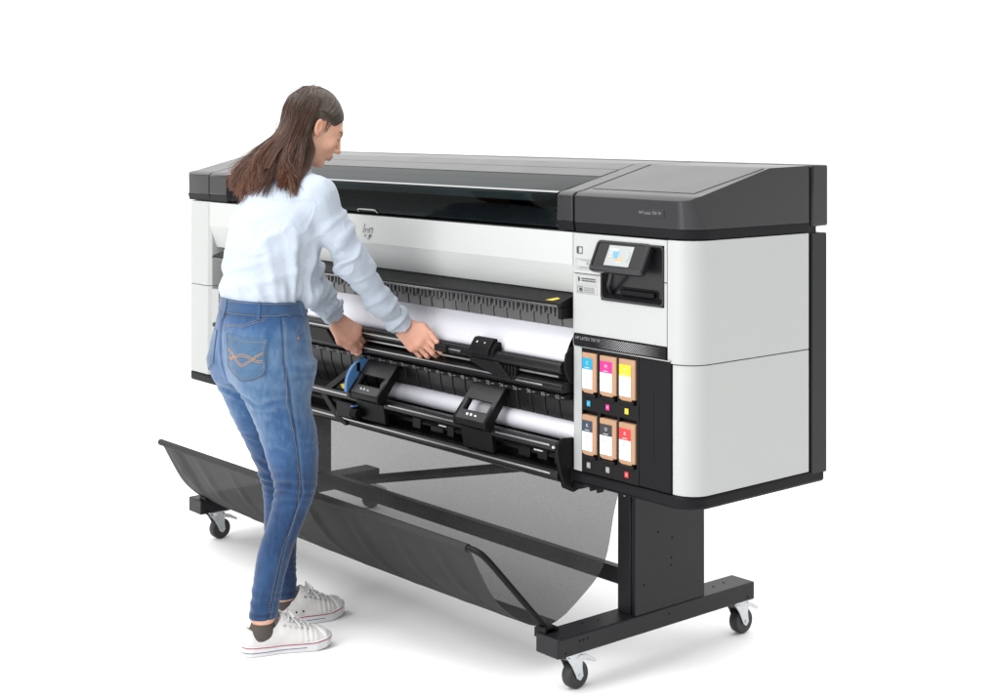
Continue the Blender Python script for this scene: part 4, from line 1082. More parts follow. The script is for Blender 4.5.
def jeans_col(V):
    z = V[:, 2]; R_ = V[:, 0] > .005
    cx = np.where(R_, .095, -.088); cy = np.where(R_, np.interp(z, [.1, .28, .44, .61, .8], [-.03, .01, .07, .044, .006]), np.interp(z, [.1, .28, .44, .61, .8], [.13, .128, .118, .058, .008]))
    th = np.arctan2(V[:, 1] - cy, V[:, 0] - cx)
    n = vnoise(V * 9, 11) * .5 + vnoise(V * 25, 12) * .3 + vnoise(V * np.array([70, 70, 18]), 13) * .2
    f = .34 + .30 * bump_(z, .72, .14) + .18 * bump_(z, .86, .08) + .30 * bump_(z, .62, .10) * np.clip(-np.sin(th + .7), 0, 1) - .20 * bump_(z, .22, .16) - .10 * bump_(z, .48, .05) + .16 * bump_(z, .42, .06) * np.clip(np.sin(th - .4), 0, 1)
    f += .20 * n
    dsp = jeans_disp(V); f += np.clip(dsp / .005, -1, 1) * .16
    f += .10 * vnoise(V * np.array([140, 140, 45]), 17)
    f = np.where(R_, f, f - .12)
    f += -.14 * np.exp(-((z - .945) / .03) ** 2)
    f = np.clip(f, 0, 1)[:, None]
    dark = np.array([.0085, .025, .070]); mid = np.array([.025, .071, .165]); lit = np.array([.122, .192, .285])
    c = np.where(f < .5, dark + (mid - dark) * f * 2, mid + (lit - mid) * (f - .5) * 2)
    # seams: darker line with worn edge on the side seam and the hem
    R2 = R_; sd = (th + .05) * .07
    w = (np.exp(-(sd / .0035) ** 2) * R2 * (z < .94))[:, None]; c = c * (1 - .55 * w)
    w = (np.exp(-((sd - .008) / .004) ** 2) * R2 * (z < .94))[:, None]; c = c * (1 - .25 * w) + .25 * w * lit
    for z0, m in ((.098, R_), (.080, ~R_)): 
        w = (np.exp(-((z - z0 - .016) / .0028) ** 2) * m)[:, None]; c = c * (1 - .45 * w)
    return c
DENIM = tint_mat('denim', .85, .15, .16, 260, bump=.55, bscale=900, sheen=.25, weave=(420, .10))
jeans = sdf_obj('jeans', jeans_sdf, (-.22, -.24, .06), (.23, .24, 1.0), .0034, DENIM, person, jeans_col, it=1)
# waistband, belt loops, back pocket with its stitched crossing bands, side stitching
def band_sdf(p):
    d = jeans_core(p) - .0042
    sl = p[:, 2] - (.962 - .05 * (p[:, 1] - .0))             # band drops a little towards the front
    return smax(d, np.abs(sl) - .0185, .003)
def flat_col(c, s=21):
    return lambda V: np.array(c) * (1 + .18 * vnoise(V * 30, s) + .12 * vnoise(V * 110, s + 1))[:, None]
sdf_obj('waistband', band_sdf, (-.20, -.17, .92), (.20, .20, 1.0), .0034, DENIM, jeans, flat_col((.021, .055, .125)))
def patch(name, pts2, fn, off, thick, mat, parent, col, n=14, m=14):
    """a cloth patch laid on a surface: pts2(u, v) gives a starting point"""
    U, Vv = np.meshgrid(np.linspace(0, 1, n), np.linspace(0, 1, m), indexing='ij')
    P = stick(fn, np.array([pts2(a, b_) for a, b_ in zip(U.ravel(), Vv.ravel())]), off)
    Nn = grad(fn, P); V2 = np.concatenate([P, P - Nn * thick])
    F = []
    idx = lambda i, j: i * m + j
    for i in range(n - 1):
        for j in range(m - 1): F.append((idx(i, j), idx(i+1, j), idx(i+1, j+1), idx(i, j+1)))
    tot = n * m
    bd = [idx(i, 0) for i in range(n)] + [idx(n-1, j) for j in range(1, m)] + [idx(i, m-1) for i in range(n-2, -1, -1)] + [idx(0, j) for j in range(m-2, 0, -1)]
    for k in range(len(bd)): a, b_ = bd[k], bd[(k+1) % len(bd)]; F.append((b_, a, a + tot, b_ + tot))
    F = np.array(F)
    # face outwards
    c0 = V2[F[0]]; nn = np.cross(c0[1] - c0[0], c0[2] - c0[0])
    if nn @ Nn[0] < 0: F = F[:, ::-1]
    return np_mesh(name, to_w(V2), F, mat, parent, col(V2), angle=50)
def stitches(name, path, fn, off, parent, mat, dash=.0042, gap=.0022, r=.0009, n=120):
    P = stick(fn, cr_spline(path, 14), off); seg = np.linalg.norm(np.diff(P, axis=0), axis=1); L_ = np.concatenate([[0], np.cumsum(seg)])
    b = B(); t = 0.
    while t + dash < L_[-1]:
        q = [np.array([np.interp(t + dash * k, L_, P[:, c]) for c in range(3)]) for k in (0, .5, 1)]
        b.tube([tuple(to_w(x)) for x in q], r, 4); t += dash + gap
    o = b.build(name, mat, parent); o['kind'] = 'stuff'; return o
THREAD = pbr('orange_thread', (.42, .26, .14), .8, var=.2, vscale=200, spec=.1); THREAD_L = pbr('pale_thread', (.26, .215, .165), .8, var=.2, vscale=200, spec=.1)
def back_pt(r, z): return (r, -.14 if r < .16 else -.09, z)
PK = dict(r0=.020, r1=.132, zt=.905, zb=.762)
def pk_pt(u, v):
    # five sided pocket: top edge slants, the point hangs low in the middle
    ztop = .899 - .012 * u; zbot = .790 - .024 * (1 - abs(2 * u - 1)) - .004 * u
    a = math.radians(13 + 61 * u + 3.0 * (1 - v) * (1 - 2 * u))
    return (.17 * math.sin(a), -.145 * math.cos(a) - .004, zbot + (ztop - zbot) * v)
pocket = patch('back_pocket', pk_pt, jeans_sdf, .0030, .006, DENIM, jeans, flat_col((.052, .105, .185), 31), 19, 15)
pk_sdf = lambda p: jeans_sdf(p)
for dlt in (.03, .075):
    stitches('pocket_stitching', [pk_pt(dlt, .98), pk_pt(dlt, .5), pk_pt(dlt, .06), pk_pt(.5, .03 + dlt * .4), pk_pt(1 - dlt, .06), pk_pt(1 - dlt, .5), pk_pt(1 - dlt, .98)], jeans_sdf, .0036, pocket, THREAD_L if dlt > .05 else pbr('dark_thread', (.010, .015, .03), .8), r=.0006)
stitches('pocket_stitching', [pk_pt(.02, .90), pk_pt(.5, .91), pk_pt(.98, .90)], jeans_sdf, .0036, pocket, THREAD_L, r=.0006)
for k in range(4):          # interlaced orange bands across the pocket
    path = []
    for t in np.linspace(0, 1, 13):
        ph = 2 * math.pi * t * 1.0
        v = .50 + (.10 if k % 2 else -.10) * math.cos(ph) * (1 if abs(t - .5) < .5 else 1) + (.022 if k > 1 else -.022)
        path.append(pk_pt(.06 + .88 * t, v))
    stitches('pocket_embroidery', path, jeans_sdf, .0038, pocket, THREAD, dash=.005, gap=.0010, r=.0010)
# neighbouring pocket on the other cheek
def pk2(u, v):
    q = pk_pt(u, v); return (-q[0], q[1], q[2])
patch('back_pocket', pk2, jeans_sdf, .0030, .006, DENIM, jeans, flat_col((.042, .090, .165), 33), 19, 15)
# yoke seam and side seam stitching
stitches('seam_stitching', [back_pt(.003, .900), back_pt(.06, .925), back_pt(.12, .938), (.16, -.05, .945)], jeans_sdf, .0012, jeans, THREAD_L, r=.0007)
stitches('seam_stitching', [back_pt(.003, .906), back_pt(.06, .931), back_pt(.12, .944), (.16, -.05, .951)], jeans_sdf, .0012, jeans, THREAD_L, r=.0006)
stitches('seam_stitching', [(.18, .004, .93), (.19, .002, .86), (.18, .004, .78), (.18, .010, .70), (.17, .036, .61), (.165, .052, .525), (.16, .062, .44), (.155, .038, .36), (.15, .006, .28), (.148, -.016, .20), (.143, -.03, .12)], jeans_sdf, .0010, jeans, THREAD_L, dash=.0040, gap=.0034, r=.0007)
stitches('seam_stitching', [(.002, -.2, .93), (.002, -.2, .88), (.002, -.2, .82), (.002, -.18, .76)], jeans_sdf, .0010, jeans, THREAD_L, r=.0006)
for z_ in (.947, .977):
    stitches('waist_stitching', [(-.03, -.14, z_ + .004), (.05, -.13, z_ + .004), (.11, -.09, z_ + .003), (.15, .0, z_), (.12, .09, z_ - .003)], band_sdf, .0008, jeans, THREAD_L, r=.0006)
for (r_, f_) in ((.006, -.13), (.128, -.060), (.13, .075)):
    def lp(u, v, r_=r_, f_=f_):
        t = np.array([-f_, r_]) / math.hypot(r_, f_) * .0055 * (2 * u - 1)
        return (r_ + t[0], f_ + t[1],   .938 + .044 * v - .05 * f_ * .4)
    patch('belt_loop', lp, lambda p: jeans_core(p) - .0042, .0035, .0035, DENIM, jeans, flat_col((.029, .068, .145), 41), 4, 8)
# coin pocket stitching and rivet on the hip
stitches('seam_stitching', [(.135, .05, .885), (.12, .075, .905), (.10, .10, .925)], jeans_sdf, .0012, jeans, THREAD_L, r=.0007)
b = B(); c_ = stick(jeans_sdf, [(.15, .052, .878)], .001)[0]; nn = grad(jeans_sdf, c_[None])[0]
b.lathe([(0, .0045), (.0015, .0035)], tuple(to_w(c_)), tuple(to_w(c_ + nn) - to_w(c_)), 10); b.build('rivet', pbr('copper', (.35, .18, .09), .35, .9), jeans)

# ------------------------------------------------------------ shirt
ST = [(1.335, 0, 0.118, 0.066, 0.062), (1.315, 0, 0.112, 0.105, 0.08), (1.285, 0, 0.105, 0.15, 0.098), (1.24, -0.004, 0.09, 0.1756, 0.1114), (1.18, -0.003, 0.076, 0.1737, 0.1248), (1.11, -0.001, 0.06, 0.1573, 0.1296), (1.05, 0, 0.046, 0.1447, 0.1258), (1.005, 0, 0.028, 0.1409, 0.1162), (0.982, 0, 0.022, 0.1351, 0.1085), (0.955, 0, 0.022, 0.1341, 0.1075)]
CUFF_R = np.array(WR_R) + unit(np.array(EL_R) - np.array(WR_R)) * .022; CUFF_L = np.array(WR_L) + unit(np.array(EL_L) - np.array(WR_L)) * .020
def sleeve(p, sh, el, cu):
    sh, el, cu = map(np.array, (sh, el, cu))
    mid = (sh + el) / 2; fm = el * .42 + cu * .58 - np.array([0, .0, .010])
    d = chain(p, [sh, mid, el, fm, cu], [.0540, .0465, .0415, .0380, .0340], .03)
    ax = unit(cu - fm); t = (p - cu) @ ax
    d = smax(d, t, .004)                                   # cut square at the cuff
    return d, t
def shirt_core(p):
    d = loft(p, ST)
    sr, tr = sleeve(p, SH_R, EL_R, CUFF_R); sl, tl = sleeve(p, SH_L, EL_L, CUFF_L)
    yoke_r = cone(p, (.05, .108, 1.310), SH_R, .046, .057); yoke_l = cone(p, (-.05, .112, 1.310), SH_L, .046, .057)
    d = smin(d, smin(yoke_r, yoke_l, .02), .03)
    d = smin(d, sr, .022); d = smin(d, sl, .022)
    # loose front hem hanging over the waist
    d = smin(d, ell(p, (.055, .120, .992), (.075, .045, .050)), .03)
    return d
def ridge(x): return 1 - 2 * np.abs(np.mod(x, 1) - .5) * 2       # -1..1 triangle
def soft_fold(x):
    s = .5 + .5 * np.sin(x); return 2.0 * s ** 2.2 - .75          # narrow raised folds, broad valleys
def shirt_disp(p):
    n1 = vnoise(p * 7, 51); n2 = vnoise(p * 16, 52); n3 = vnoise(p * 38, 53)
    z = p[:, 2]; ang = np.arctan2(p[:, 0], -(p[:, 1] - .05))       # 0 at the middle of the back
    d = .0042 * n1 + .0022 * n2
    # distance along the two arms
    def arm(sh, el, cu):
        sh, el, cu = map(np.array, (sh, el, cu))
        L1 = np.linalg.norm(el - sh); L2 = np.linalg.norm(cu - el)
        t1 = np.clip(((p - sh) @ (el - sh)) / L1 ** 2, 0, 1); t2 = np.clip(((p - el) @ (cu - el)) / L2 ** 2, 0, 1)
        q1 = sh + t1[:, None] * (el - sh); q2 = el + t2[:, None] * (cu - el)
        e1 = np.linalg.norm(p - q1, axis=1); e2 = np.linalg.norm(p - q2, axis=1)
        u = np.where(e1 < e2, t1 * L1, L1 + t2 * L2); q = np.where((e1 < e2)[:, None], q1, q2); r_ = p - q
        return u, np.minimum(e1, e2), np.arctan2(r_[:, 2], r_[:, 0]), L1, L2
    w_arm = 0
    for sh, el, cu in ((SH_R, EL_R, CUFF_R), (SH_L, EL_L, CUFF_L)):
        u, e, ph, L1, L2 = arm(sh, el, cu)
        w = np.clip((.085 - e) / .03, 0, 1) * np.clip((u - .03) / .06, 0, 1); w_arm = np.maximum(w_arm, w)
        amp = .0020 + .0046 * np.exp(-((u - L1) / .075) ** 2) + .0050 * np.exp(-((u - L1 - L2 * .72) / .07) ** 2) + .0040 * np.exp(-((u - .05) / .05) ** 2)
        d += w * amp * soft_fold(u * 92 + 1.9 * np.sin(ph + 1.1) + 3.4 * n1 + 1.6 * n2) * (.55 + .45 * np.sin(ph * 1.0 + 6 * n1))
        d -= w * .0030 * np.exp(-((u - (L1 + L2 - .050)) / .006) ** 2)        # cuff seam
        d += w * .0016 * np.clip((u - (L1 + L2 - .046)) / .006, 0, 1)
    tr = 1 - w_arm
    # drag lines fanning out from the right armpit across the back
    v = p - np.array([.19, .10, 1.225]); sd_ = np.sqrt((v ** 2).sum(1)) + 1e-6; a = np.arctan2(v[:, 2], -v[:, 0])
    fan = soft_fold(a * 7.0 + 2.6 * n1 + 1.2 * n2) * np.exp(-((sd_ - .16) / .075) ** 2) * np.clip((sd_ - .07) / .06, 0, 1) * (.6 + .6 * n1)
    d += tr * .0050 * fan * np.clip((1.25 - z) / .04, 0, 1)
    # long hanging folds down the right side, and cloth bunched over the waistband
    side = np.exp(-((ang - 1.75) / .75) ** 2)
    d += tr * .0062 * side * soft_fold(ang * 13 + 9 * (z - 1.1) + 2.6 * n1) * np.clip((1.20 - z) / .06, 0, 1)
    d += tr * .0044 * np.exp(-((z - 1.005) / .032) ** 2) * soft_fold(ang * 10.5 + 30 * (z - 1.02) * np.sin(ang * 2) + 3.2 * n1)
    d += tr * .0026 * np.exp(-((z - 1.070) / .05) ** 2) * soft_fold(z * 85 - 5 * ang + 3.2 * n1)
    d += tr * .0018 * np.exp(-((z - 1.16) / .06) ** 2) * soft_fold(z * 60 + 4 * ang + 3.4 * n1 + n2)
    # centre pleat and yoke seam
    d += tr * .0030 * np.exp(-((p[:, 0] + .015 + .01 * n1) / .010) ** 2) * (p[:, 1] < .08) * np.clip((1.27 - z) / .03, 0, 1) * np.clip((z - 1.08) / .08, 0, 1)
    d -= tr * .0016 * np.exp(-((z - 1.262 + .0 * p[:, 0]) / .0035) ** 2) * (p[:, 1] < .09)
    wq = p * np.array([9., 9., 6.5]) + np.stack([n1, n2, n1], 1) * .9
    cr1 = 1 - np.abs(vnoise(wq, 57)); cr2 = 1 - np.abs(vnoise(wq * 1.9 + 3.1, 58))
    d += .0042 * cr1 ** 9 * (.55 + .6 * n1) + .0024 * cr2 ** 9 * (.5 + .5 * w_arm)
    d += .0009 * n3
    return d * (1.30 - .75 * np.clip((1.02 - z) / .05, 0, 1) * tr)
def shirt_sdf(p):
    d = shirt_core(p)
    m = np.abs(d) < .035; dd = np.zeros(len(p))
    if m.any(): dd[m] = shirt_disp(p[m])
    d = d - dd
    # curved shirt tail edge
    ang = np.arctan2(p[:, 0], -(p[:, 1] - .02))
    hem = .963 + .010 * np.cos(ang * 2 + .5) - .022 * np.exp(-((ang - 1.95) / .55) ** 2) + .003 * vnoise(p * 14, 61)
    ds = np.minimum(sleeve(p, SH_R, EL_R, CUFF_R)[0], sleeve(p, SH_L, EL_L, CUFF_L)[0])
    d = smax(d, hem - p[:, 2] - 2 * np.clip((.035 - ds) / .02, 0, 1), .006)
    # neck opening and hollow cuffs
    d = smax(d, -cone(p, NK0 - np.array([0, -.004, .02]), NK1, .0555, .058), .006)
    for el, cu in ((EL_R, CUFF_R), (EL_L, CUFF_L)):
        ax = unit(np.array(cu) - np.array(el)); d = np.maximum(d, -cone(p, np.array(cu) - ax * .030, np.array(cu) + ax * .05, .0305, .0315))
    return d
def shirt_col(V):
    n = (.5 + .5 * vnoise(V * 9, 71))[:, None]
    return np.array([.345, .395, .462]) * (1 - n) + np.array([.370, .410, .465]) * n
SHIRT = tint_mat('pale_blue_cotton', .8, .15, .025, 30, bump=.25, bscale=700, sheen=.1, weave=(300, .03))
def crumple(m, scale, dist, strength):
    nt = m.node_tree; N = nt.nodes; L = nt.links; p = N['Principled BSDF']; tc = N.new('ShaderNodeTexCoord')
    n0 = N.new('ShaderNodeTexNoise'); n0.inputs['Scale'].default_value = scale * .6; L.new(tc.outputs['Object'], n0.inputs['Vector'])
    mx = N.new('ShaderNodeVectorMath'); mx.operation = 'MULTIPLY_ADD'; mx.inputs[1].default_value = (.05, .05, .05); L.new(n0.outputs['Color'], mx.inputs[0]); L.new(tc.outputs['Object'], mx.inputs[2])
    v = N.new('ShaderNodeTexVoronoi'); v.feature = 'F1'; v.inputs['Scale'].default_value = scale; L.new(mx.outputs[0], v.inputs['Vector'])
    old = p.inputs['Normal'].links[0].from_node
    bb = N.new('ShaderNodeBump'); bb.inputs['Strength'].default_value = strength; bb.inputs['Distance'].default_value = dist
    L.new(v.outputs['Distance'], bb.inputs['Height']); L.new(bb.outputs['Normal'], old.inputs['Normal'])
crumple(SHIRT, 22, .010, .30)
shirt = sdf_obj('shirt', shirt_sdf, (-.38, -.16, .80), (.30, .54, 1.40), .0030, SHIRT, person, shirt_col, it=1)
# stand collar with turned edge
def collar_sdf(p):
    t = (p - NK0) @ unit(NK1 - NK0)
    d = np.abs(cone(p, NK0 - np.array([0, 0, .03]), NK1, .0585, .0600)) - .0026
    d = smax(d, np.abs(t - .026 - .006 * vnoise(p * 30, 81)) - .019, .003)
    fr = (p - NK0)[:, 1]
    return smax(d, fr - .047, .003)
sdf_obj('collar', collar_sdf, (-.12, .0, 1.26), (.12, .24, 1.44), .0026, SHIRT, shirt, lambda V: np.tile(np.array([.36, .405, .463]), (len(V), 1)))
# cuff buttons
for (el, cu) in ((EL_R, CUFF_R),):
    ax = unit(np.array(cu) - np.array(el)); q = np.array(cu) - ax * .022 + np.array([.02, -.036, .01]); q = stick(shirt_sdf, [q], .0)[0]; nn = grad(shirt_sdf, q[None])[0]
    b = B(); b.lathe([(-.001, .0052), (.0016, .0052), (.0022, .0040)], tuple(to_w(q)), tuple(to_w(q + nn) - to_w(q)), 14); b.build('button', MT['label_white'], shirt)

# ------------------------------------------------------------ shoes and socks
def outline_w(y, side):
    """half width of the sole along the foot (0 heel .. 1 toe); the outer side bulges later"""
    t = np.clip(y / SHOE_L, 0, 1)
    w = np.interp(t, [0, .03, .10, .25, .45, .65, .80, .92, .98, 1.0], [.010, .022, .0315, .0345, .0350, .0430, .0460, .0360, .0200, .004])
    return w
def shoe_parts(heel, D, S, ank, sgn):
    def up(p):
        q = fl(p, heel, D, S); y = q[:, 1]; t = np.clip(y / SHOE_L, 0, 1)
        w = outline_w(y, sgn) - .002
        cx = sgn * np.interp(t, [0, .4, .7, 1], [0, .004, .000, -.012]) * -1
        # top profile of the upper: heel counter, ankle opening, tongue ridge, toe
        zt = np.interp(t, [0, .05, .20, .33, .41, .46, .58, .72, .83, .93, 1.0], [.070, .078, .078, .086, .108, .106, .084, .068, .058, .050, .030])
        x = (q[:, 0] - cx) / np.maximum(w, .004)
        # dome cross section
        hz = (q[:, 2] - .020) / np.maximum(zt - .020, .01)
        k = np.sqrt(np.abs(x) ** 2.4 + np.clip(hz, 0, 9) ** 2.4) ** (2 / 2.4)
        d = (k - 1) * np.minimum(w, zt - .02) * .62
        d = np.maximum(d, .012 - q[:, 2]); d = np.maximum(d, np.maximum(-y + .002, y - SHOE_L + .004))
        # ankle opening
        hole = ell(q, (0, .060, .094), (.0325, .050, .034)); hole2 = cone(q, (0, .062, .09), (0, .062, .15), .031, .034)
        d = smax(d, -smin(hole, hole2, .01), .004)
        d = d - .0008 * vnoise(q * 60, 91) - .0010 * bump_(y, .185, .02) * np.sin(y * 420 + 2)
        return d
    def sole(p):
        q = fl(p, heel, D, S); y = q[:, 1]; t = np.clip(y / SHOE_L, 0, 1)
        w = outline_w(y, sgn) + .0025; cx = -sgn * np.interp(t, [0, .4, .7, 1], [0, .004, .000, -.012])
        spring = .014 * np.clip((t - .72) / .28, 0, 1) ** 2
        ht = np.interp(t, [0, .3, .75, .88, 1], [.030, .027, .027, .033, .036])
        d = np.abs(q[:, 0] - cx) - w; d = smax(d, np.abs(y - SHOE_L / 2) - SHOE_L / 2 - .002, .012)
        return smax(d, np.maximum(spring + .0005 - q[:, 2], q[:, 2] - ht - spring * .35), .003)
    return up, sole
CANVAS = tint_mat('white_canvas', .85, .15, .03, 60, bump=.35, bscale=900); RUBW = tint_mat('white_rubber', .45, .35, .02, 40)
SOCKM = tint_mat('grey_sock', .95, .1, .12, 300, bump=.6, bscale=600)
RED_L = pbr('red_line', (.25, .02, .032), .5, var=.05); BLUE_L = pbr('navy_line', (.025, .04, .10), .5, var=.05); LACE = pbr('white_lace', (.56, .56, .56), .85, var=.05, vscale=200, spec=.1)
for (heel, D, S, ank, sgn) in ((HEEL_R, FD_R, FS_R, ANK_R, 1), (HEEL_L, FD_L, FS_L, ANK_L, -1)):
    up, sole = shoe_parts(heel, D, S, ank, sgn)
    cs = heel + D * .14; lo = (cs[0] - .19, cs[1] - .19, -.004); hi = (cs[0] + .19, cs[1] + .19, .135)
    sh = sdf_obj('sneaker', up, lo, hi, .0028, CANVAS, person, lambda V: np.tile(np.array([.54, .53, .52]), (len(V), 1)) * (1 + .04 * vnoise(V * 40, 95))[:, None])
    so = sdf_obj('rubber_sole', sole, lo, hi, .0028, RUBW, sh, lambda V: np.tile(np.array([.55, .55, .56]), (len(V), 1)))
    def ring(zf, off, mat, nm, r, a0, a1, n=90):
        """line printed round the sole"""
        pts = []
        for k in range(n + 1):
            a = a0 + (a1 - a0) * k / n; t = .5 - .5 * math.cos(a) ; yy = SHOE_L * t; sd = 1 if math.sin(a) >= 0 else -1
            pts.append(heel + D * yy + S * (sd * (float(outline_w(np.array([yy]), 1)[0]) + .002)) + np.array([0, 0, zf(t)]))
        P = np.array(pts) + (np.array(pts) - (heel + D * SHOE_L / 2)) * np.array([.02, .02, 0])
        for _ in range(10):
            g = grad(sole, P); g[:, 2] = 0; g /= np.maximum(np.linalg.norm(g, axis=1), .2)[:, None]; P = P - g * (sole(P) - off)[:, None] * .8
        b = B(); b.tube([tuple(to_w(x)) for x in P], r, 6); return b.build(nm, mat, so)
    ring(lambda t: float(np.interp(t, [0, .3, .75, .88, 1], [.0270, .0240, .0240, .0285, .0330])), .0, RED_L, 'red_piping', .0014, 0, 2 * math.pi)
    ring(lambda t: float(np.interp(t, [0, .3, .75, .88, 1], [.0125, .0115, .0125, .016, .020])), .0, BLUE_L, 'navy_line', .0009, -.9, -2.5 + 0 * sgn) if False else None
    ring(lambda t: float(np.interp(t, [0, .3, .7, 1], [.0125, .0115, .0135, .018])), .0, BLUE_L, 'navy_line', .0010, .10, 1.95)
    # toe cap
    def cap(p, up=up, heel=heel, D=D, S=S):
        q = fl(p, heel, D, S); return smax(up(p) - .0018, .207 - q[:, 1] + 2.2 * q[:, 0] ** 2 * 6, .003)
    sdf_obj('toe_cap', cap, lo, hi, .0028, RUBW, sh, lambda V: np.tile(np.array([.55, .55, .55]), (len(V), 1)))
    # tongue and laces with eyelets
    b = B()
    yy = np.linspace(.114, .186, 7)
    for k, y_ in enumerate(yy):
        hw_ = .017 - .0006 * k
        A = [heel + D * y_ + S * s_ + np.array([0, 0, .09 - .006 * k]) for s_ in np.linspace(-hw_, hw_, 7)]
        Bq = [heel + D * (y_ + .006 * (j / 6)) + S * s_ + np.array([0, 0, .09 - .006 * k]) for j, s_ in enumerate(np.linspace(-hw_, hw_, 7))]
        P = stick(up, A, .0028, 4); b.tube([tuple(to_w(x)) for x in P], .0028, 6)
    b.build('laces', LACE, sh)
    # bow
    b = B(); k0 = stick(up, [heel + D * .124 + np.array([0, 0, .098])], .004)[0]
    for s_ in (-1, 1):
        lp = cr_spline([k0, k0 + S * s_ * .012 + D * .003 + np.array([0, 0, .005]), k0 + S * s_ * .026 + D * .010 + np.array([0, 0, -.006]), k0 + S * s_ * .018 + D * .014 + np.array([0, 0, -.006]), k0], 6); b.tube([tuple(to_w(x)) for x in lp], .0024, 6)
        e = stick(up, cr_spline([k0, k0 + S * s_ * .018 + D * .016 + np.array([0, 0, -.012]), k0 + S * s_ * .032 + D * .030 + np.array([0, 0, -.036])], 6), .0025); b.tube([tuple(to_w(x)) for x in e], .0022, 6)
    b.build('lace_bow', LACE, sh)
    for k, y_ in enumerate(np.linspace(.118, .180, 5)):
        for s_ in (-1, 1):
            c_ = stick(up, [heel + D * y_ + S * s_ * (.022) + np.array([0, 0, .075 - .005 * k])], .0008)[0]; nn = grad(up, c_[None])[0]
            b = B(); b.lathe([(0, .0036), (.0012, .0030), (.0012, .0016), (.0002, .0014)], tuple(to_w(c_)), tuple(to_w(c_ + nn) - to_w(c_)), 10); b.build('eyelet', MT['zinc'], sh)
    if sgn < 0:
        for y_ in (.090, .112):
            c_ = stick(up, [heel + D * y_ + S * .04 + np.array([0, 0, .040])], .0004)[0]; nn = grad(up, c_[None])[0]
            b = B(); b.lathe([(0, .0030), (.001, .0026)], tuple(to_w(c_)), tuple(to_w(c_ + nn) - to_w(c_)), 10); b.build('vent_hole', MT['black'], sh)
    # sock
    def sock(p, heel=heel, D=D, S=S):
        q = fl(p, heel, D, S); d = smin(cone(q, (0, .062, .100), (0, .058, .056), .0335, .0285), cone(q, (0, .046, .050), (0, .080, .050), .0255, .025), .02)
        return smax(d, q[:, 2] - .088 + .05 * (q[:, 1] - .062) * 0, .004)
    sdf_obj('sock', sock, (ank[0] - .06, ank[1] - .06, .02), (ank[0] + .06, ank[1] + .06, .12), .003, SOCKM, person, lambda V: np.tile(np.array([.075, .066, .060]), (len(V), 1)))

# ------------------------------------------------------------ hair
def cap_sdf(p):
    q = hl(p); s = np.abs(q[:, 0])
    d = ell(q, (0, -.0185, .034), (.0768, .0985, .0878))
    d = smin(d, ell(q, (0, -.045, -.025), (.066, .062, .070)), .03)
    # face side of the hairline: a surface through forehead, temple, front of ear
    line = np.interp(q[:, 2], [-.09, -.03, .022, .036, .047, .062, .080, .100, .12], [-.032, -.036, -.036, .002, .034, .057, .070, .078, .083]) + .0 * s
    line = line + np.where(q[:, 2] > .03, .006 * np.cos(s / .05), 0)
    return HS * smax(d, (q[:, 1] - line) * .8, .008) - .0015 * vnoise(np.stack([q[:, 0] * 60, q[:, 1] * 25, q[:, 2] * 20], 1), 101)
def hair_mat():
    m, nt, p = new_mat('brown_hair'); N = nt.nodes; L = nt.links
    at = N.new('ShaderNodeVertexColor'); at.layer_name = 'tint'; L.new(at.outputs['Color'], p.inputs['Base Color'])
    p.inputs['Roughness'].default_value = .42; p.inputs['Specular IOR Level'].default_value = .45; p.inputs['Anisotropic'].default_value = .6
    return m
HAIR = hair_mat()
VC, FC = surface(cap_sdf, HC - .16, HC + .17, .004); VC = smooth_v(VC, FC, 2)
hv = [VC]; hf = [FC]; hc = [np.tile(np.array([.024, .016, .012]), (len(VC), 1)) * (1 + .25 * vnoise(VC * np.array([90, 40, 25]), 103))[:, None]]
nvert = len(VC)
def strand(P, r0, r1, c0, c1, seg=4, flat=1.0):
    global nvert
    P = np.asarray(P); n = len(P); T = np.gradient(P, axis=0); T /= np.maximum(np.linalg.norm(T, axis=1), 1e-9)[:, None]
    u = np.cross(T, np.array([.3, .9, .2])); u /= np.linalg.norm(u, axis=1)[:, None]; w = np.cross(T, u)
    t = np.linspace(0, 1, n); r = (r0 * (1 - t ** 2.2) + r1 * t ** 2.2)[:, None]
    ring = [P + (u * math.cos(a) + w * math.sin(a) * flat) * r for a in [2 * math.pi * k / seg for k in range(seg)]]
    V = np.stack(ring, 1).reshape(-1, 3); i = np.arange(n - 1)[:, None] * seg; k = np.arange(seg)[None]
    F = np.stack([i + k, i + (k + 1) % seg, i + seg + (k + 1) % seg, i + seg + k], -1).reshape(-1, 4)
    hv.append(V); hf.append(F + nvert); nvert += len(V)
    g = (t ** 1.3)[:, None]; c = np.asarray(c0) * (1 - g) + np.asarray(c1) * g; hc.append(np.repeat(c, seg, 0))
hr = np.random.default_rng(5)
def scalp(az, el):
    """point on the hair cap: az 0 = back, + to her right; el up"""
    d = np.array([math.sin(az) * math.cos(el), -math.cos(az) * math.cos(el), math.sin(el)])
    q = np.array([0, -.0185, .034]) + d * np.array([.0768, .0985, .0878]) * 1.005
    return hw(q)
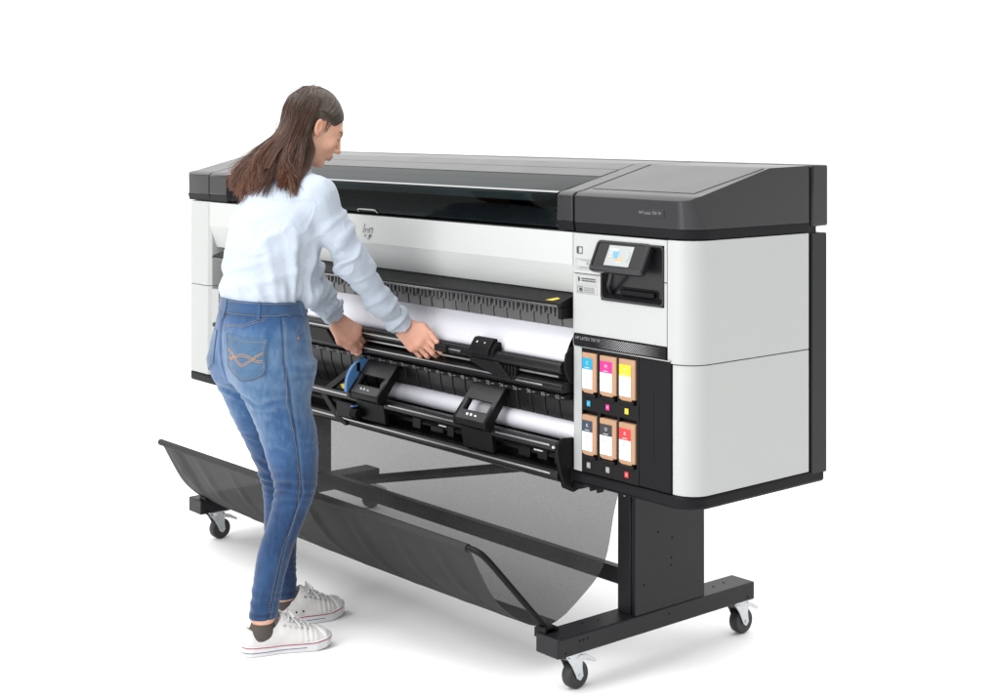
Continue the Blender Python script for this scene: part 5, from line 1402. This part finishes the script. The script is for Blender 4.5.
# guides: (azimuth at the nape side, end point right/forward/up, curl)
guides = []
for k in range(30):                 # curtain down the back
    u = k / 29; az = -1.25 + 2.15 * u
    end = np.array([-.135 + .175 * u + hr.normal(0, .008), -.030 + .016 * abs(u - .4) * 2 + .02 * u + hr.normal(0, .004), 1.296 + .014 * math.sin(u * 11) + hr.normal(0, .014) - .004 * u])
    guides.append((az, end, hr.normal(0, 1)))
for k in range(18):                 # locks that fall forward over the right shoulder
    u = k / 12; az = min(1.28, .84 + .42 * u)
    end = np.array([.082 + .030 * u + hr.normal(0, .004), .034 + .022 * u + hr.normal(0, .004), 1.292 - .006 * u + hr.normal(0, .012)])
    guides.append((az, end, hr.normal(0, 1)))
def guide_path(az, end, curl, j=0, el0=None):
    el = 1.25 if el0 is None else el0
    top = scalp(az * (.35 + .4 * min(1, (1.5 - el))), el); mid = scalp(az * .95, .45); low = scalp(az, -.25) 
    nape = hw(np.array([math.sin(az) * .074, -.030 - math.cos(az) * .062 + .05 * max(0, az - 1.1), -.060]))
    dirn = unit(end - nape); s1 = nape * .55 + end * .45 + np.array([0, -.006, .004]) ; s2 = nape * .2 + end * .8 + np.array([.006 * curl, -.004, .002])
    tip = end + np.array([.020 * curl, .008, -.010 + .006 * abs(curl)])
    return cr_spline([top, mid, low, nape, s1, s2, tip], 5)
for az, end, curl in guides:
    G = guide_path(az, end, curl); G1 = G.copy()
    for _ in range(4):
        dd = shirt_core(G1) - .010; m = (dd < 0)
        if m.any(): G1[m] -= grad(shirt_core, G1[m]) * dd[m][:, None]
    dG = G1 - G
    for _ in range(3): dG[1:-1] = (dG[:-2] + dG[1:-1] * 2 + dG[2:]) / 4
    G = G + dG
    tone = 1 + .25 * hr.normal(); c0 = np.array([.036, .021, .014]) * max(.5, tone); c1 = np.array([.125, .052, .028]) * max(.55, 1 + .3 * hr.normal())
    strand(G[6:], .0062, .0012, c0 * .8, c1 * .75, 6, .6)
    for q in range(46):
        off = hr.normal(0, 1, 3) * np.array([.0074, .0055, .0035]); lf = hr.random() ** 2; e2 = end + hr.normal(0, 1, 3) * np.array([.0032, .003, .006]) + np.array([0, .006, .042]) * lf
        P = guide_path(az + hr.normal(0, .055), e2, curl + hr.normal(0, .5), el0=1.35 - abs(hr.normal(0, .42)))
        t = np.linspace(0, 1, len(P))[:, None]
        P = P + dG + off * (np.clip(t * 1.6, 0, 1)) * (1 - .55 * t ** 3)
        P[:, 0] += .003 * np.sin(t[:, 0] * 9 + hr.uniform(0, 6)) * t[:, 0] + .0055 * np.sin(t[:, 0] * 10 + curl * 5 + az * 9) * t[:, 0] ** 1.5
        m = .75 + .5 * hr.random()
        strand(P, .00105, .00040, c0 * m, c1 * (.65 + .7 * hr.random()), 3)
# locks that drop straight down from behind the right ear and lie over the back of the shoulder
for k in range(8):
    u = k / 7; jz = hr.normal(0, .008)
    K = [scalp(.9 + .3 * u, 1.0), scalp(1.30, .50), hw((.0755, -.044 + .004 * u, .004)), hw((.073, -.038 + .010 * u, -.045)), np.array([.060 + .008 * u, .132 + .018 * u, 1.398]), np.array([.078 + .022 * u, .104 + .010 * u, 1.352]),
         np.array([.094 + .030 * u, .080 + .010 * u, 1.322]), np.array([.100 + .040 * u, .062 + .014 * u, 1.292 + jz]), np.array([.106 + .044 * u, .056 + .016 * u, 1.276 + jz])]
    G = cr_spline(K, 5)
    for _ in range(4):
        dd = shirt_core(G) - .009; m = dd < 0
        if m.any(): G[m] -= grad(shirt_core, G[m]) * dd[m][:, None]
    for _ in range(2): G[1:-1] = (G[:-2] + G[1:-1] * 2 + G[2:]) / 4
    c0 = np.array([.034, .020, .014]) * (.75 + .5 * hr.random()); c1 = np.array([.115, .048, .026]) * (.7 + .6 * hr.random())
    strand(G[8:], .0052, .0010, c0 * .8, c1 * .75, 6, .6)
    t = np.linspace(0, 1, len(G))[:, None]
    for q in range(46):
        P = G + hr.normal(0, 1, 3) * np.array([.0055, .0045, .0035]) * np.clip(t * 1.6, 0, 1) * (1 - .6 * t ** 3)
        P[:, 0] += .004 * np.sin(t[:, 0] * 11 + k * 1.7) * t[:, 0] ** 1.5
        P = P[:len(P) - hr.integers(0, 6)]
        strand(P, .0010, .0004, c0 * (.7 + .6 * hr.random()), c1 * (.65 + .7 * hr.random()), 3)
# hair combed from the parting over the temple and back behind the ear, both sides
def cs(x, y, z, lift=0.):
    q_ = np.array([x, y, z]); d_ = q_ - np.array([0, -.0185, .034]); k_ = np.sqrt(((d_ / np.array([.0775, .0993, .0885])) ** 2).sum()); return hw(np.array([0, -.0185, .034]) + d_ / k_ * (1 + lift))
for sd in (1, -1):
    for q in range(620):
        u = hr.random() ** 1.15
        j = lambda a: hr.normal(0, a)
        st = cs(sd * .003, .078 - .150 * u, .10 + .02 * u); m1 = cs(sd * .042, .073 - .135 * u + j(.002), .064 + .034 * u + j(.002)); m2 = cs(sd * .066, .040 - .090 * u + j(.002), .030 + .034 * u + j(.002))
        m3 = cs(sd * .075, -.004 - .055 * u, .026 + .010 * u + j(.001)); m4 = cs(sd * .073, -.045 - .022 * u, -.004); e = cs(sd * .062, -.062 - .02 * u, -.045)
        P = cr_spline([st, m1, m2, m3, m4, e], 5); g = (.55 + .5 * hr.random()) * (.55 + .75 * abs(math.sin(u * 27 + sd)) ** 1.5)
        P = hw(hl(P) * (1 + .006 + .012 * hr.random()))
        strand(P, .0010, .0008, np.array([.085, .062, .048]) * g, np.array([.042, .025, .017]) * g, 3)  # greyish sheen on top of the head painted into the root colour
# crown and back of the head, running on into the curtain
def curtain_end(az): u = (az + 1.25) / 2.15; return np.array([-.135 + .175 * u, -.024 + .02 * u, 1.302 - .004 * u]) if az < .95 else np.array([.085, .035, 1.300])
for q in range(1100):
    az = hr.uniform(-1.55, 1.2); y0 = hr.uniform(-.10, .02)
    P = cr_spline([cs(.003 * np.sign(az), y0, .12), scalp(az * .55, .95 + hr.normal(0, .05)), scalp(az * .85, .55), scalp(az, .15), scalp(az, -.25), (n_ := hw(np.array([math.sin(az) * .077, -.034 - math.cos(az) * .066, -.062]))), n_ * .62 + .38 * curtain_end(az) + np.array([0, -.008, .004]), n_ * .35 + .65 * curtain_end(az) + np.array([0, -.008, .002])], 5)
    P = hw(hl(P) * (1 + .004 + .022 * hr.random())); g = (.5 + .5 * hr.random()) * (.55 + .9 * abs(math.sin(az * 11 + 1)))
    strand(P, .0011, .0003, np.array([.076, .050, .037]) * g, np.array([.095, .040, .022]) * g, 3)  # root colour lightened to paint in the crown's sheen
# short sideburn in front of the ear
for q in range(9):
    st = cs(.072, .030 - .03 * hr.random(), .030); e = hw(np.array([.0705 + hr.normal(0, .0005), .018 + hr.normal(0, .004), -.002 - .022 * hr.random()]))
    strand(cr_spline([st, (st + e) / 2 + (st - HC) * .01, e], 5), .0007, .0003, (.03, .02, .015), (.04, .025, .018), 3)
# a few loose hairs
for q in range(40):
    az = hr.uniform(-1.2, 1.5); P = guide_path(az, guides[hr.integers(0, 48)][1] + hr.normal(0, .02, 3), hr.normal(0, 2), el0=1.2)
    strand(P + hr.normal(0, 1, 3) * .006, .0005, .0003, (.03, .018, .013), (.07, .03, .018), 3)
hair = np_mesh('hair', to_w(np.concatenate(hv)), np.concatenate(hf), HAIR, person, np.concatenate(hc))
# small earring
b = B(); q = hw(np.array([.078, -.008, -.040])); b.lathe([(-.002, .001), (0, .0024), (.002, .001)], tuple(to_w(q)), (0, 0, 1), 10); b.build('earring', MT['zinc'], person)
WORLD_BACK, WORLD_TOP, OVERHEAD, FRONT = .52, 1.25, 125, 45
# ================================================================== floor, world, lamps, camera
b = B(); b.quad((-60, -60, 0), (60, -60, 0), (60, 60, 0), (-60, 60, 0))
fl = b.build('floor', pbr('white_studio_floor', (.93, .93, .93), .9, var=.004, vscale=.6, spec=.05), None)
fl['kind'] = 'structure'

wd = bpy.data.worlds.new('World'); SC.world = wd; wd.use_nodes = True
nt = wd.node_tree; N = nt.nodes; L = nt.links
bg = N['Background']
tc = N.new('ShaderNodeTexCoord'); sep = N.new('ShaderNodeSeparateXYZ'); L.new(tc.outputs['Generated'], sep.inputs[0])
# studio surround: white paper backdrop on the left and behind, dimmer towards the right hand side of the machine
dt = N.new('ShaderNodeVectorMath'); dt.operation = 'DOT_PRODUCT'; dt.inputs[1].default_value = (-.80, .60, 0); L.new(tc.outputs['Generated'], dt.inputs[0])
mr = N.new('ShaderNodeMapRange'); mr.interpolation_type = 'SMOOTHSTEP'
mr.inputs['From Min'].default_value = -.55; mr.inputs['From Max'].default_value = .35; mr.inputs['To Min'].default_value = WORLD_BACK; mr.inputs['To Max'].default_value = 1.28
L.new(dt.outputs['Value'], mr.inputs['Value'])
mz = N.new('ShaderNodeMapRange'); mz.interpolation_type = 'SMOOTHSTEP'
mz.inputs['From Min'].default_value = .15; mz.inputs['From Max'].default_value = .9; mz.inputs['To Min'].default_value = 0; mz.inputs['To Max'].default_value = WORLD_TOP
L.new(sep.outputs['Z'], mz.inputs['Value'])
ad = N.new('ShaderNodeMath'); L.new(mr.outputs['Result'], ad.inputs[0]); L.new(mz.outputs['Result'], ad.inputs[1])
L.new(ad.outputs[0], bg.inputs['Strength']); bg.inputs['Color'].default_value = (1, 1, 1, 1)

def area(name, loc, target, w, h, power, col=(1, 1, 1)):
    l = bpy.data.lights.new(name, 'AREA'); l.shape = 'RECTANGLE'; l.size = w; l.size_y = h; l.energy = power; l.color = col
    o = bpy.data.objects.new(name, l); COL.objects.link(o); o.location = loc
    o.rotation_euler = (Vector(target) - Vector(loc)).to_track_quat('-Z', 'Y').to_euler()
    return o
area('overhead_softbox', (.9, -2.2, 4.6), (1.3, -.2, .6), 3.6, 2.6, OVERHEAD, (1, .99, .98))
area('front_softbox', (1.75, -4.8, 1.9), (1.4, 0, .9), 1.8, 2.4, FRONT, (1, 1, 1))

area('right_front_fill', (3.1, -4.5, 2.5), (1.6, 0, .9), 1.6, 1.6, 60, (1, 1, 1))  # unseen fill lamp, added to brighten the front panel and the floor
area('strip_softbox', (1.92, -3.6, 1.5), (2.53, .02, 1.25), .22, 2.6, 18, (1, 1, 1))

cam = bpy.data.cameras.new('camera'); co = bpy.data.objects.new('camera', cam); COL.objects.link(co)
co.location = (5.0903, -2.7611, 1.4909); co.rotation_euler = (math.radians(90), 0, .8684)
cam.sensor_fit = 'HORIZONTAL'; cam.sensor_width = 36; cam.lens = 36 * 1.502313
cam.shift_x = 0; cam.shift_y = -(350 - 120.13) / 1000
cam.clip_start = .05; cam.clip_end = 300
SC.camera = co
SC.view_settings.view_transform = 'Standard'; SC.view_settings.look = 'None'; SC.view_settings.exposure = 0; SC.view_settings.gamma = 1
SC.render.film_transparent = False
